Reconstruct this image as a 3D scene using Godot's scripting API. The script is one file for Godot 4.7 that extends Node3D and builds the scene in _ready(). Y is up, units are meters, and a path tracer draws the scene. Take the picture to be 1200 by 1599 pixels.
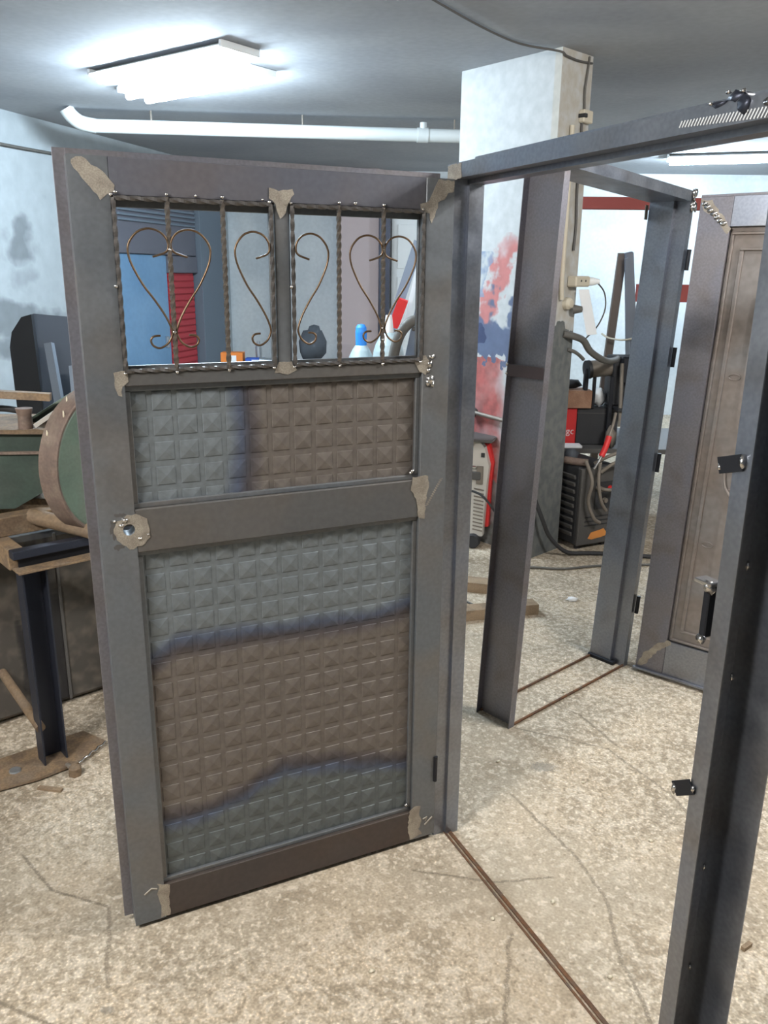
extends Node3D
# A metal workshop: an unfinished steel door standing open in its frame, a second frame and door behind it.

const CEIL := 3.03
var M := {}
var used := {}
var rng := RandomNumberGenerator.new()

# ---------------------------------------------------------------- textures
func noise_bytes(seed_: int, freq: float, size: int, oct := 4, kind := FastNoiseLite.TYPE_SIMPLEX_SMOOTH) -> PackedByteArray:
	var n := FastNoiseLite.new()
	n.seed = seed_
	n.noise_type = kind
	n.frequency = freq
	n.fractal_type = FastNoiseLite.FRACTAL_FBM if oct > 1 else FastNoiseLite.FRACTAL_NONE
	n.fractal_octaves = oct
	var im := n.get_seamless_image(size, size, false, false, 0.15, true)
	im.convert(Image.FORMAT_L8)
	return im.get_data()

func img_from(w: int, h: int, data: PackedByteArray) -> ImageTexture:
	var im := Image.create_from_data(w, h, false, Image.FORMAT_RGB8, data)
	im.generate_mipmaps()
	return ImageTexture.create_from_image(im)

func mottled(size: int, seed_: int, cols: Array, f1: float, f2: float, grain := 0.12) -> ImageTexture:
	# three colours mixed by coarse patches, with a fine grain over them
	var a := noise_bytes(seed_, f1, size, 4)
	var b := noise_bytes(seed_ + 7, f1 * 0.6, size, 3)
	var g := noise_bytes(seed_ + 13, f2, size, 2)
	var out := PackedByteArray()
	out.resize(size * size * 3)
	for i in size * size:
		var ta := clampf((a[i] / 255.0 - 0.35) * 2.6, 0, 1)
		var tb := clampf((b[i] / 255.0 - 0.45) * 3.0, 0, 1)
		var c: Color = cols[0].lerp(cols[1], ta).lerp(cols[2], tb)
		var k := 1.0 + (g[i] / 255.0 - 0.5) * grain * 2.0
		out[i * 3] = int(clampf(c.r * k, 0, 1) * 255)
		out[i * 3 + 1] = int(clampf(c.g * k, 0, 1) * 255)
		out[i * 3 + 2] = int(clampf(c.b * k, 0, 1) * 255)
	return img_from(size, size, out)

func c8(r, g, b) -> Color:
	return Color(r / 255.0, g / 255.0, b / 255.0)

func mat(col: Color, rough := 0.6, metal := 0.0, tex: Texture2D = null, scale := 1.0, world := false) -> StandardMaterial3D:
	var m := StandardMaterial3D.new()
	m.albedo_color = col
	m.roughness = rough
	m.metallic = metal
	if tex:
		m.albedo_texture = tex
		m.uv1_triplanar = true
		m.uv1_world_triplanar = world
		m.uv1_scale = Vector3.ONE * scale
	return m

func rough_tex(m: StandardMaterial3D, seed_: int, freq: float) -> void:
	var n := FastNoiseLite.new()
	n.seed = seed_
	n.frequency = freq
	n.fractal_octaves = 4
	var im := n.get_seamless_image(256, 256, false, false, 0.15, true)
	im.convert(Image.FORMAT_L8)
	var d := im.get_data()
	for i in d.size():
		d[i] = int(150 + d[i] * 0.41)
	m.roughness_texture = ImageTexture.create_from_image(Image.create_from_data(256, 256, false, Image.FORMAT_L8, d))

# ---------------------------------------------------------------- mesh helpers
func mb() -> SurfaceTool:
	var st := SurfaceTool.new()
	st.begin(Mesh.PRIMITIVE_TRIANGLES)
	return st

func tri(st: SurfaceTool, a: Vector3, b: Vector3, c: Vector3, n: Vector3) -> void:
	# flat triangle whose outside is n
	if (b - a).cross(c - a).dot(n) > 0:
		var t := b; b = c; c = t
	for p in [a, b, c]:
		st.set_normal(n)
		st.add_vertex(p)

func quad(st: SurfaceTool, a: Vector3, b: Vector3, c: Vector3, d: Vector3, hint: Vector3) -> void:
	var n := (b - a).cross(d - a)
	if n.length() < 1e-12:
		n = (c - b).cross(d - b)
	n = n.normalized()
	if n.dot(hint) < 0: n = -n
	tri(st, a, b, c, n)
	tri(st, a, c, d, n)

func box(st: SurfaceTool, lo: Vector3, hi: Vector3, bev := 0.0015, T := Transform3D.IDENTITY) -> void:
	var c := (lo + hi) / 2.0
	var h := (hi - lo).abs() / 2.0
	var b := minf(bev, minf(h.x, minf(h.y, h.z)) * 0.45)
	var f := func(v: Vector3) -> Vector3: return T * (c + v)
	var ax := [Vector3(1, 0, 0), Vector3(0, 1, 0), Vector3(0, 0, 1)]
	for i in 3:
		var j := (i + 1) % 3
		var k := (i + 2) % 3
		for s in [-1.0, 1.0]:
			var n: Vector3 = ax[i] * s
			var u: Vector3 = ax[j] * (h[j] - b)
			var v: Vector3 = ax[k] * (h[k] - b)
			var o: Vector3 = n * h[i]
			quad(st, f.call(o - u - v), f.call(o + u - v), f.call(o + u + v), f.call(o - u + v), T.basis * n)
			for s2 in [-1.0, 1.0]:   # edge between axes i and j
				var w: Vector3 = ax[k] * (h[k] - b)
				var e1: Vector3 = n * h[i] + ax[j] * s2 * (h[j] - b)
				var e2: Vector3 = n * (h[i] - b) + ax[j] * s2 * h[j]
				quad(st, f.call(e1 - w), f.call(e1 + w), f.call(e2 + w), f.call(e2 - w), T.basis * (n + ax[j] * s2))
	for sx in [-1.0, 1.0]:
		for sy in [-1.0, 1.0]:
			for sz in [-1.0, 1.0]:
				var p := Vector3(sx * h.x, sy * h.y, sz * h.z)
				var n3 := Vector3(sx, sy, sz).normalized()
				tri(st, f.call(p - Vector3(0, sy, sz) * b), f.call(p - Vector3(sx, 0, sz) * b), f.call(p - Vector3(sx, sy, 0) * b), (T.basis * n3).normalized())

func prism(st: SurfaceTool, poly: PackedVector2Array, a: Vector3, b: Vector3, X: Vector3, Y: Vector3) -> void:
	# polygon in X,Y swept straight from a to b
	var n := poly.size()
	var ctr := Vector2.ZERO
	for p in poly: ctr += p / n
	var cw := Geometry2D.is_polygon_clockwise(poly)
	for i in n:
		var p := poly[i]
		var q := poly[(i + 1) % n]
		var e := q - p
		var o2 := Vector2(e.y, -e.x)
		if cw: o2 = -o2
		quad(st, a + X * p.x + Y * p.y, a + X * q.x + Y * q.y, b + X * q.x + Y * q.y, b + X * p.x + Y * p.y, X * o2.x + Y * o2.y)
	var idx := Geometry2D.triangulate_polygon(poly)
	var ax := (b - a).normalized()
	for i in range(0, idx.size(), 3):
		var p0 := poly[idx[i]]
		var p1 := poly[idx[i + 1]]
		var p2 := poly[idx[i + 2]]
		tri(st, a + X * p0.x + Y * p0.y, a + X * p1.x + Y * p1.y, a + X * p2.x + Y * p2.y, -ax)
		tri(st, b + X * p0.x + Y * p0.y, b + X * p1.x + Y * p1.y, b + X * p2.x + Y * p2.y, ax)

func smooth_path(pts: Array, sub := 6) -> PackedVector3Array:
	var out := PackedVector3Array()
	var n := pts.size()
	for i in n - 1:
		var p0: Vector3 = pts[maxi(i - 1, 0)]
		var p1: Vector3 = pts[i]
		var p2: Vector3 = pts[i + 1]
		var p3: Vector3 = pts[mini(i + 2, n - 1)]
		for k in sub:
			out.append(p1.cubic_interpolate(p2, p0, p3, float(k) / sub))
	out.append(pts[n - 1])
	return out

func tube(st: SurfaceTool, path: PackedVector3Array, r: float, sides := 8, r_end := -1.0) -> void:
	if r_end < 0: r_end = r
	var n := path.size()
	var rings := []
	var up := Vector3.ZERO
	for i in n:
		var t := (path[mini(i + 1, n - 1)] - path[maxi(i - 1, 0)]).normalized()
		if up == Vector3.ZERO:
			up = t.cross(Vector3(0.31, 0.77, 0.55)).normalized()
		up = (up - t * up.dot(t)).normalized()
		var w := t.cross(up)
		var rr := lerpf(r, r_end, float(i) / maxf(n - 1, 1))
		var ring := []
		for k in sides:
			var a := TAU * k / sides
			ring.append([path[i] + (up * cos(a) + w * sin(a)) * rr, up * cos(a) + w * sin(a)])
		rings.append(ring)
	for i in n - 1:
		for k in sides:
			var k2 := (k + 1) % sides
			stri(st, [rings[i][k], rings[i][k2], rings[i + 1][k2]])
			stri(st, [rings[i][k], rings[i + 1][k2], rings[i + 1][k]])
	for e in [0, n - 1]:
		var d := (path[0] - path[1]).normalized() if e == 0 else (path[n - 1] - path[n - 2]).normalized()
		for k in range(1, sides - 1):
			tri(st, rings[e][0][0], rings[e][k][0], rings[e][k + 1][0], d)

func stri(st: SurfaceTool, v: Array) -> void:
	var a: Vector3 = v[0][0]
	var b: Vector3 = v[1][0]
	var c: Vector3 = v[2][0]
	var n: Vector3 = v[0][1] + v[1][1] + v[2][1]
	var order := [0, 1, 2]
	if (b - a).cross(c - a).dot(n) > 0: order = [0, 2, 1]
	for i in order:
		st.set_normal(v[i][1])
		st.add_vertex(v[i][0])

func lathe(st: SurfaceTool, prof: Array, sides: int, T: Transform3D) -> void:
	# prof: [radius, height] pairs round the local y axis; sharp rings where the profile bends
	for i in prof.size() - 1:
		var r0: float = prof[i][0]
		var y0: float = prof[i][1]
		var r1: float = prof[i + 1][0]
		var y1: float = prof[i + 1][1]
		var sl := Vector2(y1 - y0, -(r1 - r0)).normalized()
		if sl == Vector2.ZERO: continue
		for k in sides:
			var vs := []
			for kk in [k, k + 1]:
				var a: float = TAU * kk / sides
				var d := Vector3(cos(a), 0, sin(a))
				var nn := (T.basis * (d * sl.x + Vector3.UP * sl.y)).normalized()
				vs.append([T * (d * r0 + Vector3.UP * y0), nn])
				vs.append([T * (d * r1 + Vector3.UP * y1), nn])
			if r0 > 1e-6: stri(st, [vs[0], vs[2], vs[3]])
			if r1 > 1e-6: stri(st, [vs[0], vs[3], vs[1]])

func lump(st: SurfaceTool, c: Vector3, r: Vector3, rough := 0.2, seed_ := 1) -> void:
	# a small uneven blob
	var g := RandomNumberGenerator.new()
	g.seed = seed_
	var rings := 5
	var segs := 8
	var P := []
	for i in rings + 1:
		var row := []
		for k in segs:
			var th := PI * i / rings
			var ph := TAU * k / segs
			var d := Vector3(sin(th) * cos(ph), cos(th), sin(th) * sin(ph))
			var s := 1.0 + (g.randf() - 0.5) * 2.0 * rough if i > 0 and i < rings else 1.0
			row.append([c + d * r * s, d])
		P.append(row)
	for i in rings:
		for k in segs:
			var k2 := (k + 1) % segs
			if i > 0: stri(st, [P[i][k], P[i][k2], P[i + 1][k2]])
			if i < rings - 1: stri(st, [P[i][k], P[i + 1][k2], P[i + 1][k]])
			elif i == rings - 1: stri(st, [P[i][k], P[i][k2], P[i + 1][0]])

func twisted_bar(st: SurfaceTool, a: Vector3, b: Vector3, half := 0.005, pitch := 0.02) -> void:
	var L := a.distance_to(b)
	var t := (b - a) / L
	var up := t.cross(Vector3(0, 0, 1)).normalized()
	var w := t.cross(up)
	var n := int(ceil(L / pitch * 5))
	var prev := []
	for i in n + 1:
		var p := a + t * L * i / n
		var ang := L * i / n / pitch * PI / 2.0
		var ring := []
		for k in 4:
			var q := ang + PI / 4 + PI / 2 * k
			ring.append(p + (up * cos(q) + w * sin(q)) * half * 1.414)
		if i > 0:
			for k in 4:
				var k2 := (k + 1) % 4
				var mid: Vector3 = (ring[k] + ring[k2] + prev[k] + prev[k2]) / 4.0
				quad(st, prev[k], prev[k2], ring[k2], ring[k], mid - (a + t * L * (i - 0.5) / n))
		prev = ring

func plate_poly(st: SurfaceTool, pts: PackedVector2Array, z: float, th: float) -> void:
	prism(st, pts, Vector3(0, 0, z), Vector3(0, 0, z + th), Vector3.RIGHT, Vector3.UP)

func ragged(c: Vector2, r: Vector2, n: int, amp: float, seed_: int, rot := 0.0) -> PackedVector2Array:
	var g := RandomNumberGenerator.new()
	g.seed = seed_
	var out := PackedVector2Array()
	for i in n:
		var a := TAU * i / n
		var k := 1.0 + (g.randf() - 0.5) * 2 * amp
		out.append(c + (Vector2(cos(a), sin(a)) * r * k).rotated(rot))
	return out

func roughen(pts: PackedVector2Array, step: float, amp: float, seed_: int) -> PackedVector2Array:
	# an outline with an uneven, torn edge
	var g := RandomNumberGenerator.new()
	g.seed = seed_
	var out := PackedVector2Array()
	for i in pts.size():
		var p := pts[i]
		var q := pts[(i + 1) % pts.size()]
		var n := maxi(1, int(p.distance_to(q) / step))
		for k in n:
			var v := p.lerp(q, float(k) / n)
			out.append(v + Vector2(g.randf() - 0.5, g.randf() - 0.5) * 2 * amp)
	return out

# ---------------------------------------------------------------- things and parts
func numbered(called: String) -> String:
	var k: int = used.get(called, 0)
	used[called] = k + 1
	return called if k == 0 else "%s_%03d" % [called, k]

func thing(called: String, label: String, category: String, at := Vector3.ZERO, turn := 0.0, group := "") -> Node3D:
	var o := Node3D.new()
	o.name = numbered(called)
	add_child(o)
	o.position = at
	o.rotation.y = turn
	o.set_meta("label", label)
	o.set_meta("category", category)
	if group: o.set_meta("group", group)
	return o

func part(parent: Node, called: String, st: SurfaceTool, m: Material, label := "") -> MeshInstance3D:
	var o := MeshInstance3D.new()
	o.name = called
	o.mesh = st.commit()
	o.material_override = m
	o.cast_shadow = GeometryInstance3D.SHADOW_CASTING_SETTING_ON
	parent.add_child(o, true)
	if label: o.set_meta("label", label)
	return o

func single(called: String, label: String, category: String, st: SurfaceTool, m: Material, group := "") -> MeshInstance3D:
	var o := part(self, numbered(called), st, m)
	o.set_meta("label", label)
	o.set_meta("category", category)
	if group: o.set_meta("group", group)
	return o

func structure(called: String, st: SurfaceTool, m: Material, label := "", category := "") -> MeshInstance3D:
	var o := part(self, called, st, m)
	o.set_meta("kind", "structure")
	if label: o.set_meta("label", label)
	if category: o.set_meta("category", category)
	return o

func slab(lo: Vector3, hi: Vector3, bev := 0.0015, T := Transform3D.IDENTITY) -> SurfaceTool:
	var st := mb()
	box(st, lo, hi, bev, T)
	return st

func rod(path: Array, r: float, sides := 8, sub := 0) -> SurfaceTool:
	var st := mb()
	tube(st, smooth_path(path, sub) if sub > 0 else PackedVector3Array(path), r, sides)
	return st

func beam_between(st: SurfaceTool, a: Vector3, b: Vector3, w: float, h: float, side_hint := Vector3.UP) -> void:
	# rectangular bar between two points, h along the hint
	var t := (b - a).normalized()
	var x := side_hint.cross(t).normalized()
	var y := t.cross(x)
	prism(st, PackedVector2Array([Vector2(-w / 2, -h / 2), Vector2(w / 2, -h / 2), Vector2(w / 2, h / 2), Vector2(-w / 2, h / 2)]), a, b, x, y)

func channel(web: float, f_near: float, f_far: float, t := 0.0025) -> PackedVector2Array:
	# U section: the web lies on x = 0 from y = 0 (far) to y = web (near); flanges run towards -x
	return PackedVector2Array([Vector2(0, 0), Vector2(0, web), Vector2(-f_near, web), Vector2(-f_near, web - t), Vector2(-t, web - t), Vector2(-t, t), Vector2(-f_far, t), Vector2(-f_far, 0)])

func stepped_channel(web: float, f_near: float, f_far: float, stop: float, step: float, t := 0.0025) -> PackedVector2Array:
	# U section with a door rebate: the near part of the web is set back by step
	return PackedVector2Array([Vector2(0, 0), Vector2(0, stop), Vector2(-step, stop), Vector2(-step, web), Vector2(-f_near, web), Vector2(-f_near, web - t), Vector2(-step - t, web - t), Vector2(-step - t, stop - t), Vector2(-t, stop - t), Vector2(-t, t), Vector2(-f_far, t), Vector2(-f_far, 0)])

func lamp(called: String, label: String, at: Vector3, turn: float, length: float, width: float, energy: float, col: Color) -> void:
	var t := thing(called, label, "lamp", at, turn, "fluorescent ceiling lamps")
	var st := mb()
	prism(st, PackedVector2Array([Vector2(-width / 2, -0.025), Vector2(-width * 0.3, 0), Vector2(width * 0.3, 0), Vector2(width / 2, -0.025), Vector2(width / 2, -0.03), Vector2(-width / 2, -0.03)]), Vector3(-length / 2, 0, 0), Vector3(length / 2, 0, 0), Vector3(0, 0, 1), Vector3.UP)
	part(t, "housing", st, M.white_paint)
	for s in [-1, 1]:
		part(t, "end_cap", slab(Vector3(s * length / 2 - 0.012, -0.04, -width / 2), Vector3(s * length / 2 + 0.012, -0.001, width / 2), 0.004), M.white_paint)
	for s in [-1, 1]:
		var tb := mb()
		tube(tb, PackedVector3Array([Vector3(-length / 2 + 0.02, -0.055, s * width * 0.27), Vector3(length / 2 - 0.02, -0.055, s * width * 0.27)]), 0.026, 12)
		part(t, "fluorescent_tube", tb, M.tube_glow)
		for k in 3:
			var l := OmniLight3D.new()
			l.name = "tube_light"
			t.add_child(l, true)
			l.position = Vector3((k - 1) * length / 3.0, -0.105, s * width * 0.27)
			l.light_energy = energy / 6.0
			l.light_color = col
			l.light_size = 0.05
			l.omni_range = 25.0
			l.omni_attenuation = 2.0
			l.shadow_enabled = true

func _ready() -> void:
	rng.seed = 11
	# ---- camera
	var cam := Camera3D.new()
	cam.name = "camera"
	add_child(cam)
	cam.position = Vector3(0, 1.806, 0)
	cam.rotation_order = EULER_ORDER_YXZ
	cam.rotation = Vector3(-0.2851, 0, 0.011)
	cam.fov = rad_to_deg(2.0 * atan(799.5 / 1274.0))
	cam.current = true
	# ---- environment
	var we := WorldEnvironment.new()
	we.name = "environment"
	var e := Environment.new()
	e.background_mode = Environment.BG_COLOR
	e.background_color = Color(0.02, 0.022, 0.025)
	e.tonemap_mode = Environment.TONE_MAPPER_LINEAR
	e.tonemap_exposure = 1.0
	e.sdfgi_enabled = true
	e.ssao_enabled = true
	e.ssil_enabled = true
	we.environment = e
	add_child(we)
	make_materials()
	# ---- lamps: two fittings in view under the ceiling, the others out of view
	var cool := Color(0.86, 0.94, 1.0)
	var warm := Color(1.0, 0.985, 0.965)
	lamp("ceiling_lamp", "fluorescent ceiling lamp above the left white pipe, farther of the two side by side", Vector3(-1.30, CEIL - 0.001, -6.0), -0.64, 1.22, 0.3, 4.4, cool)
	lamp("ceiling_lamp", "fluorescent ceiling lamp above the door leaf, nearer of the two side by side", Vector3(-1.33, CEIL - 0.001, -5.5), -0.64, 1.22, 0.3, 4.4, cool)
	lamp("ceiling_lamp", "fluorescent ceiling lamp glaring behind the lintel at the far right", Vector3(3.6, CEIL - 0.001, -9.2), -0.3, 1.3, 0.34, 7.5, cool)
	lamp("ceiling_lamp", "fluorescent ceiling lamp out of view to the right above the second frame", Vector3(2.35, CEIL - 0.001, -2.3), 0.5, 1.22, 0.26, 7.0, warm)
	lamp("ceiling_lamp", "fluorescent ceiling lamp out of view above the place of the viewer", Vector3(-1.9, CEIL - 0.001, -0.1), 0.2, 1.22, 0.26, 10.0, warm)
	build_room()
	build_frame()
	build_leaf()
	build_second_frame()
	build_second_leaf()
	build_column_fittings()
	build_left_side()
	build_right_side()
	build_background()
	build_floor_bits()


# ---------------------------------------------------------------- materials
func floor_texture() -> ImageTexture:
	var S := 2048      # 6 m x 6 m, worn screed: pale flecks, grey stains, fine cracks
	var a := noise_bytes(3, 0.004, S, 5)
	var b := noise_bytes(5, 0.03, S, 3)
	var f := noise_bytes(8, 0.26, S, 2)
	var e := noise_bytes(9, 0.09, S, 3)
	var d := noise_bytes(21, 0.011, S, 4)
	var out := PackedByteArray()
	out.resize(S * S * 3)
	var base := c8(178, 163, 141)
	var grey := c8(162, 150, 131)
	var pale := c8(204, 192, 174)
	var dirt := c8(138, 125, 106)
	for i in S * S:
		var t := clampf((a[i] - 105) / 70.0, 0, 1)
		var c := grey.lerp(base, t)
		var db := d[i] - 150
		if db > 0: c = c.lerp(dirt, minf(db / 60.0, 0.55))
		c = c.lerp(pale, clampf((b[i] - 138) / 90.0, 0, 0.5))
		if e[i] > 150: c = c.lerp(pale, clampf((e[i] - 150) / 18.0, 0, 0.75))
		elif e[i] < 84: c = c.lerp(dirt, clampf((84 - e[i]) / 20.0, 0, 0.7))
		var k := 1.0 + (f[i] - 128) / 128.0 * 0.2
		if f[i] > 196: k += 0.12
		out[i * 3] = int(clampf(c.r * k, 0, 1) * 255)
		out[i * 3 + 1] = int(clampf(c.g * k, 0, 1) * 255)
		out[i * 3 + 2] = int(clampf(c.b * k, 0, 1) * 255)
	var im := Image.create_from_data(S, S, false, Image.FORMAT_RGB8, out)
	# cracks: x, z in metres, drawn as thin jagged dirt lines
	var g := RandomNumberGenerator.new()
	g.seed = 4
	var cracks := [[Vector2(0.47, -2.55), Vector2(0.53, -2.42), Vector2(0.62, -2.25), Vector2(0.68, -2.05), Vector2(0.66, -1.8), Vector2(0.7, -1.55)],
		[Vector2(0.55, -3.0), Vector2(0.9, -2.85), Vector2(1.05, -2.55), Vector2(1.12, -2.2)],
		[Vector2(-1.15, -2.2), Vector2(-1.0, -2.05), Vector2(-0.8, -1.98), Vector2(-0.72, -1.7)],
		[Vector2(-1.2, -1.75), Vector2(-0.9, -1.62), Vector2(-0.72, -1.55)],
		[Vector2(0.7, -3.25), Vector2(0.85, -3.1), Vector2(0.95, -2.85)],
		[Vector2(0.1, -2.15), Vector2(0.35, -2.1), Vector2(0.55, -2.12)],
		[Vector2(0.1, -1.3), Vector2(0.3, -1.55), Vector2(0.38, -1.9)]]
	for cr in cracks:
		for s in cr.size() - 1:
			var p: Vector2 = cr[s]
			var q: Vector2 = cr[s + 1]
			var n := int(p.distance_to(q) / 0.003)
			var w := 0.0
			for k in n:
				w += (g.randf() - 0.5) * 0.004
				w *= 0.97
				var v := p.lerp(q, float(k) / n) + Vector2(w, w * 0.6)
				var px := int((v.x + 3.0) / 6.0 * S)
				var py := int((v.y + 5.5) / 6.0 * S)
				for ox in range(-1, 3):
					for oy in range(-1, 2):
						if g.randf() < 0.6:
							var c := im.get_pixel(posmod(px + ox, S), posmod(py + oy, S))
							im.set_pixel(posmod(px + ox, S), posmod(py + oy, S), c.lerp(c8(112, 102, 87), 0.36))
	# a few darker oil spots
	for sp in [Vector3(-0.72, -1.44, 0.02), Vector3(-0.2, -1.35, 0.025), Vector3(0.62, -2.72, 0.035), Vector3(-0.69, -1.63, 0.012), Vector3(0.2, -1.5, 0.015)]:
		var r := int(sp.z / 6.0 * S)
		for ox in range(-r * 2, r * 2 + 1):
			for oy in range(-r, r + 1):
				var dd := Vector2(ox * 0.6, oy).length() / r + (g.randf() - 0.5) * 0.5
				if dd < 0.9:
					var px := posmod(int((sp.x + 3.0) / 6.0 * S) + ox, S)
					var py := posmod(int((sp.y + 5.5) / 6.0 * S) + oy, S)
					im.set_pixel(px, py, im.get_pixel(px, py).lerp(c8(110, 108, 102), 0.45))
	im.generate_mipmaps()
	return ImageTexture.create_from_image(im)

func bump(seed_: int, freq: float, strength: float, size := 512) -> ImageTexture:
	var n := FastNoiseLite.new()
	n.seed = seed_
	n.frequency = freq
	n.fractal_octaves = 4
	var im := n.get_seamless_image(size, size, false, false, 0.15, true)
	im.convert(Image.FORMAT_RGBA8)
	im.bump_map_to_normal_map(strength)
	return ImageTexture.create_from_image(im)

func bend(x: float, pts: Array) -> float:
	for i in pts.size() - 1:
		if x <= pts[i + 1][0]:
			return lerpf(pts[i][1], pts[i + 1][1], smoothstep(0.0, 1.0, (x - pts[i][0]) / (pts[i + 1][0] - pts[i][0])))
	return pts[-1][1]

func band_texture(kind: int) -> ImageTexture:
	# colour bands of the panel sheet: blue-grey edge zones, a dark blue-violet fringe, brown middle
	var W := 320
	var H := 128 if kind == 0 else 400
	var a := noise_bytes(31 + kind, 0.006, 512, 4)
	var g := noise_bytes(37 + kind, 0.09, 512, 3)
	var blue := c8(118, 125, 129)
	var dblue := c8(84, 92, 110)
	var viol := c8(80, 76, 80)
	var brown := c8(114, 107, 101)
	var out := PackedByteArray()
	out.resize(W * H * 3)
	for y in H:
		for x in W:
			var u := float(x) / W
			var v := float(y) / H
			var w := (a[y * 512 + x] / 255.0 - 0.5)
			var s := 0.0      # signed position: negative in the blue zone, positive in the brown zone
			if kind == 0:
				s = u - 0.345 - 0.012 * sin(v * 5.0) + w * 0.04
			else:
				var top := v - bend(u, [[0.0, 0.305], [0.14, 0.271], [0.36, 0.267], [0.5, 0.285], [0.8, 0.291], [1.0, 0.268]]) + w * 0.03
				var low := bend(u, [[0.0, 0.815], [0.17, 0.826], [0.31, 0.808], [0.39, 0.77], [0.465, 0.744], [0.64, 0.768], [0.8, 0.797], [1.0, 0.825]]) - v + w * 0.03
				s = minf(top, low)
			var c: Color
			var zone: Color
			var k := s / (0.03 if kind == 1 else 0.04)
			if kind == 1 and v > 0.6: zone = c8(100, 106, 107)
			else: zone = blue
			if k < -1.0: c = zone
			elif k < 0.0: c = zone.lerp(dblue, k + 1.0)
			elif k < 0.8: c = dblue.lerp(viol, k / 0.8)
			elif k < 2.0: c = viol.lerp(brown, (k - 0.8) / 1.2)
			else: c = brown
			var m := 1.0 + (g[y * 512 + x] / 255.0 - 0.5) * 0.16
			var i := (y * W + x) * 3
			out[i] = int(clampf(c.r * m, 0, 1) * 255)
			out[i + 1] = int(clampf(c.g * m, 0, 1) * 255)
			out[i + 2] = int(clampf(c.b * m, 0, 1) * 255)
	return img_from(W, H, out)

func column_texture() -> ImageTexture:
	# left 2/3: the wide face (0..0.8 m), right 1/3: the narrow face (0..0.4 m); 3.03 m high
	var W := 360
	var H := 909
	var a := noise_bytes(51, 0.012, 1024, 4)
	var b := noise_bytes(52, 0.035, 1024, 3)
	var out := PackedByteArray()
	out.resize(W * H * 3)
	var white := c8(176, 179, 180)
	var beige := c8(176, 171, 161)
	var red := c8(170, 92, 88)
	var blue := c8(80, 92, 118)
	var grey := c8(112, 114, 112)
	for y in H:
		for x in W:
			var h := 3.03 * (1.0 - float(y) / H)
			var s := 1.2 * float(x) / W
			var n := a[y * 1024 + x] / 255.0 - 0.5
			var m := b[y * 1024 + x] / 255.0 - 0.5
			var c := white
			if s < 0.8:
				var q := s + n * 0.12
				# a red brush sweep running down to the left, red below, a blue patch between
				var mid := 0.30 + (2.02 - h) * 0.42
				if h < 2.06 and h > 1.4: c = c.lerp(red, 0.8 * clampf((0.10 + m * 0.12 - absf(q - mid)) / 0.045, 0, 1) * clampf((2.05 + n * 0.2 - h) / 0.1, 0, 1))
				if h < 1.27 + n * 0.12 and h > 0.42 + n * 0.2 and q > 0.28 + m * 0.1: c = c.lerp(red.lerp(c8(128, 72, 68), clampf(0.3 + m * 2.0, 0, 0.8)), clampf((q - 0.28) / 0.1, 0, 1) * clampf(0.9 + n * 0.8, 0.5, 0.97))
				if h < 1.62 + n * 0.5 - 0.12 * (q - 0.3) and h > 1.26 + m * 0.25: c = c.lerp(blue, clampf((1.62 + n * 0.5 - 0.12 * (q - 0.3) - h) / 0.05, 0, 1) * 0.95)
				if Vector2((q - 0.56) * 1.2, h - 1.43).length() < 0.07: c = c8(48, 58, 88)
				if h > 1.66 and h < 1.95 and s > 0.53 + n * 0.3: c = c.lerp(c8(112, 128, 152), clampf(0.5 + m * 2, 0, 0.8))
				if h < 0.42 + n * 0.2: c = grey.lerp(white, clampf(m + 0.2, 0, 1))
				if s < 0.05: c = c.lerp(beige, 0.8)
			else:
				c = beige.lerp(white, clampf(0.3 + m * 1.5, 0, 1))
				if h < 1.52 + n * 0.3: c = grey.lerp(c8(88, 92, 92), clampf(0.5 + m * 2, 0, 1))
				if s < 0.9 and h > 1.75 and h < 1.9 + n * 0.2: c = c8(196, 110, 104)
			if s < 0.02 and h < 1.3 + n: c = grey
			var k := 1.0 + m * 0.1
			var i := (y * W + x) * 3
			out[i] = int(clampf(c.r * k, 0, 1) * 255)
			out[i + 1] = int(clampf(c.g * k, 0, 1) * 255)
			out[i + 2] = int(clampf(c.b * k, 0, 1) * 255)
	return img_from(W, H, out)

func wall_texture() -> ImageTexture:
	# left wall, 8 m x 3.03 m: grey-white plaster with soot smudges
	var W := 1024
	var H := 388
	var a := noise_bytes(61, 0.012, 1024, 5)
	var b := noise_bytes(62, 0.05, 1024, 3)
	var out := PackedByteArray()
	out.resize(W * H * 3)
	var white := c8(160, 168, 172)  # plaster greyed to offset the lamp light falling on this wall
	var soot := c8(104, 110, 114)
	for y in H:
		for x in W:
			var h := 3.03 * (1.0 - float(y) / H)
			var s := 8.0 * float(x) / W
			var n := a[y * 1024 + x] / 255.0 - 0.5
			var m := b[y * 1024 + x] / 255.0 - 0.5
			var c := white
			var soots := 0.0
			for sp in [Vector4(4.06, 1.95, 0.30, 0.24), Vector4(3.75, 1.42, 0.42, 0.14), Vector4(4.6, 1.32, 0.5, 0.22), Vector4(3.4, 1.15, 0.5, 0.12)]:
				var d := Vector2((s - sp.x) / sp.z, (h - sp.y) / sp.w).length() + n * 1.8
				soots = maxf(soots, clampf((0.95 - d) * 1.6, 0, 0.75))
			c = c.lerp(soot, soots).lerp(soot, clampf((n - 0.16) * 1.6, 0, 0.3))
			var k := 1.0 + m * 0.08
			var i := (y * W + x) * 3
			out[i] = int(clampf(c.r * k, 0, 1) * 255)
			out[i + 1] = int(clampf(c.g * k, 0, 1) * 255)
			out[i + 2] = int(clampf(c.b * k, 0, 1) * 255)
	return img_from(W, H, out)

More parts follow.
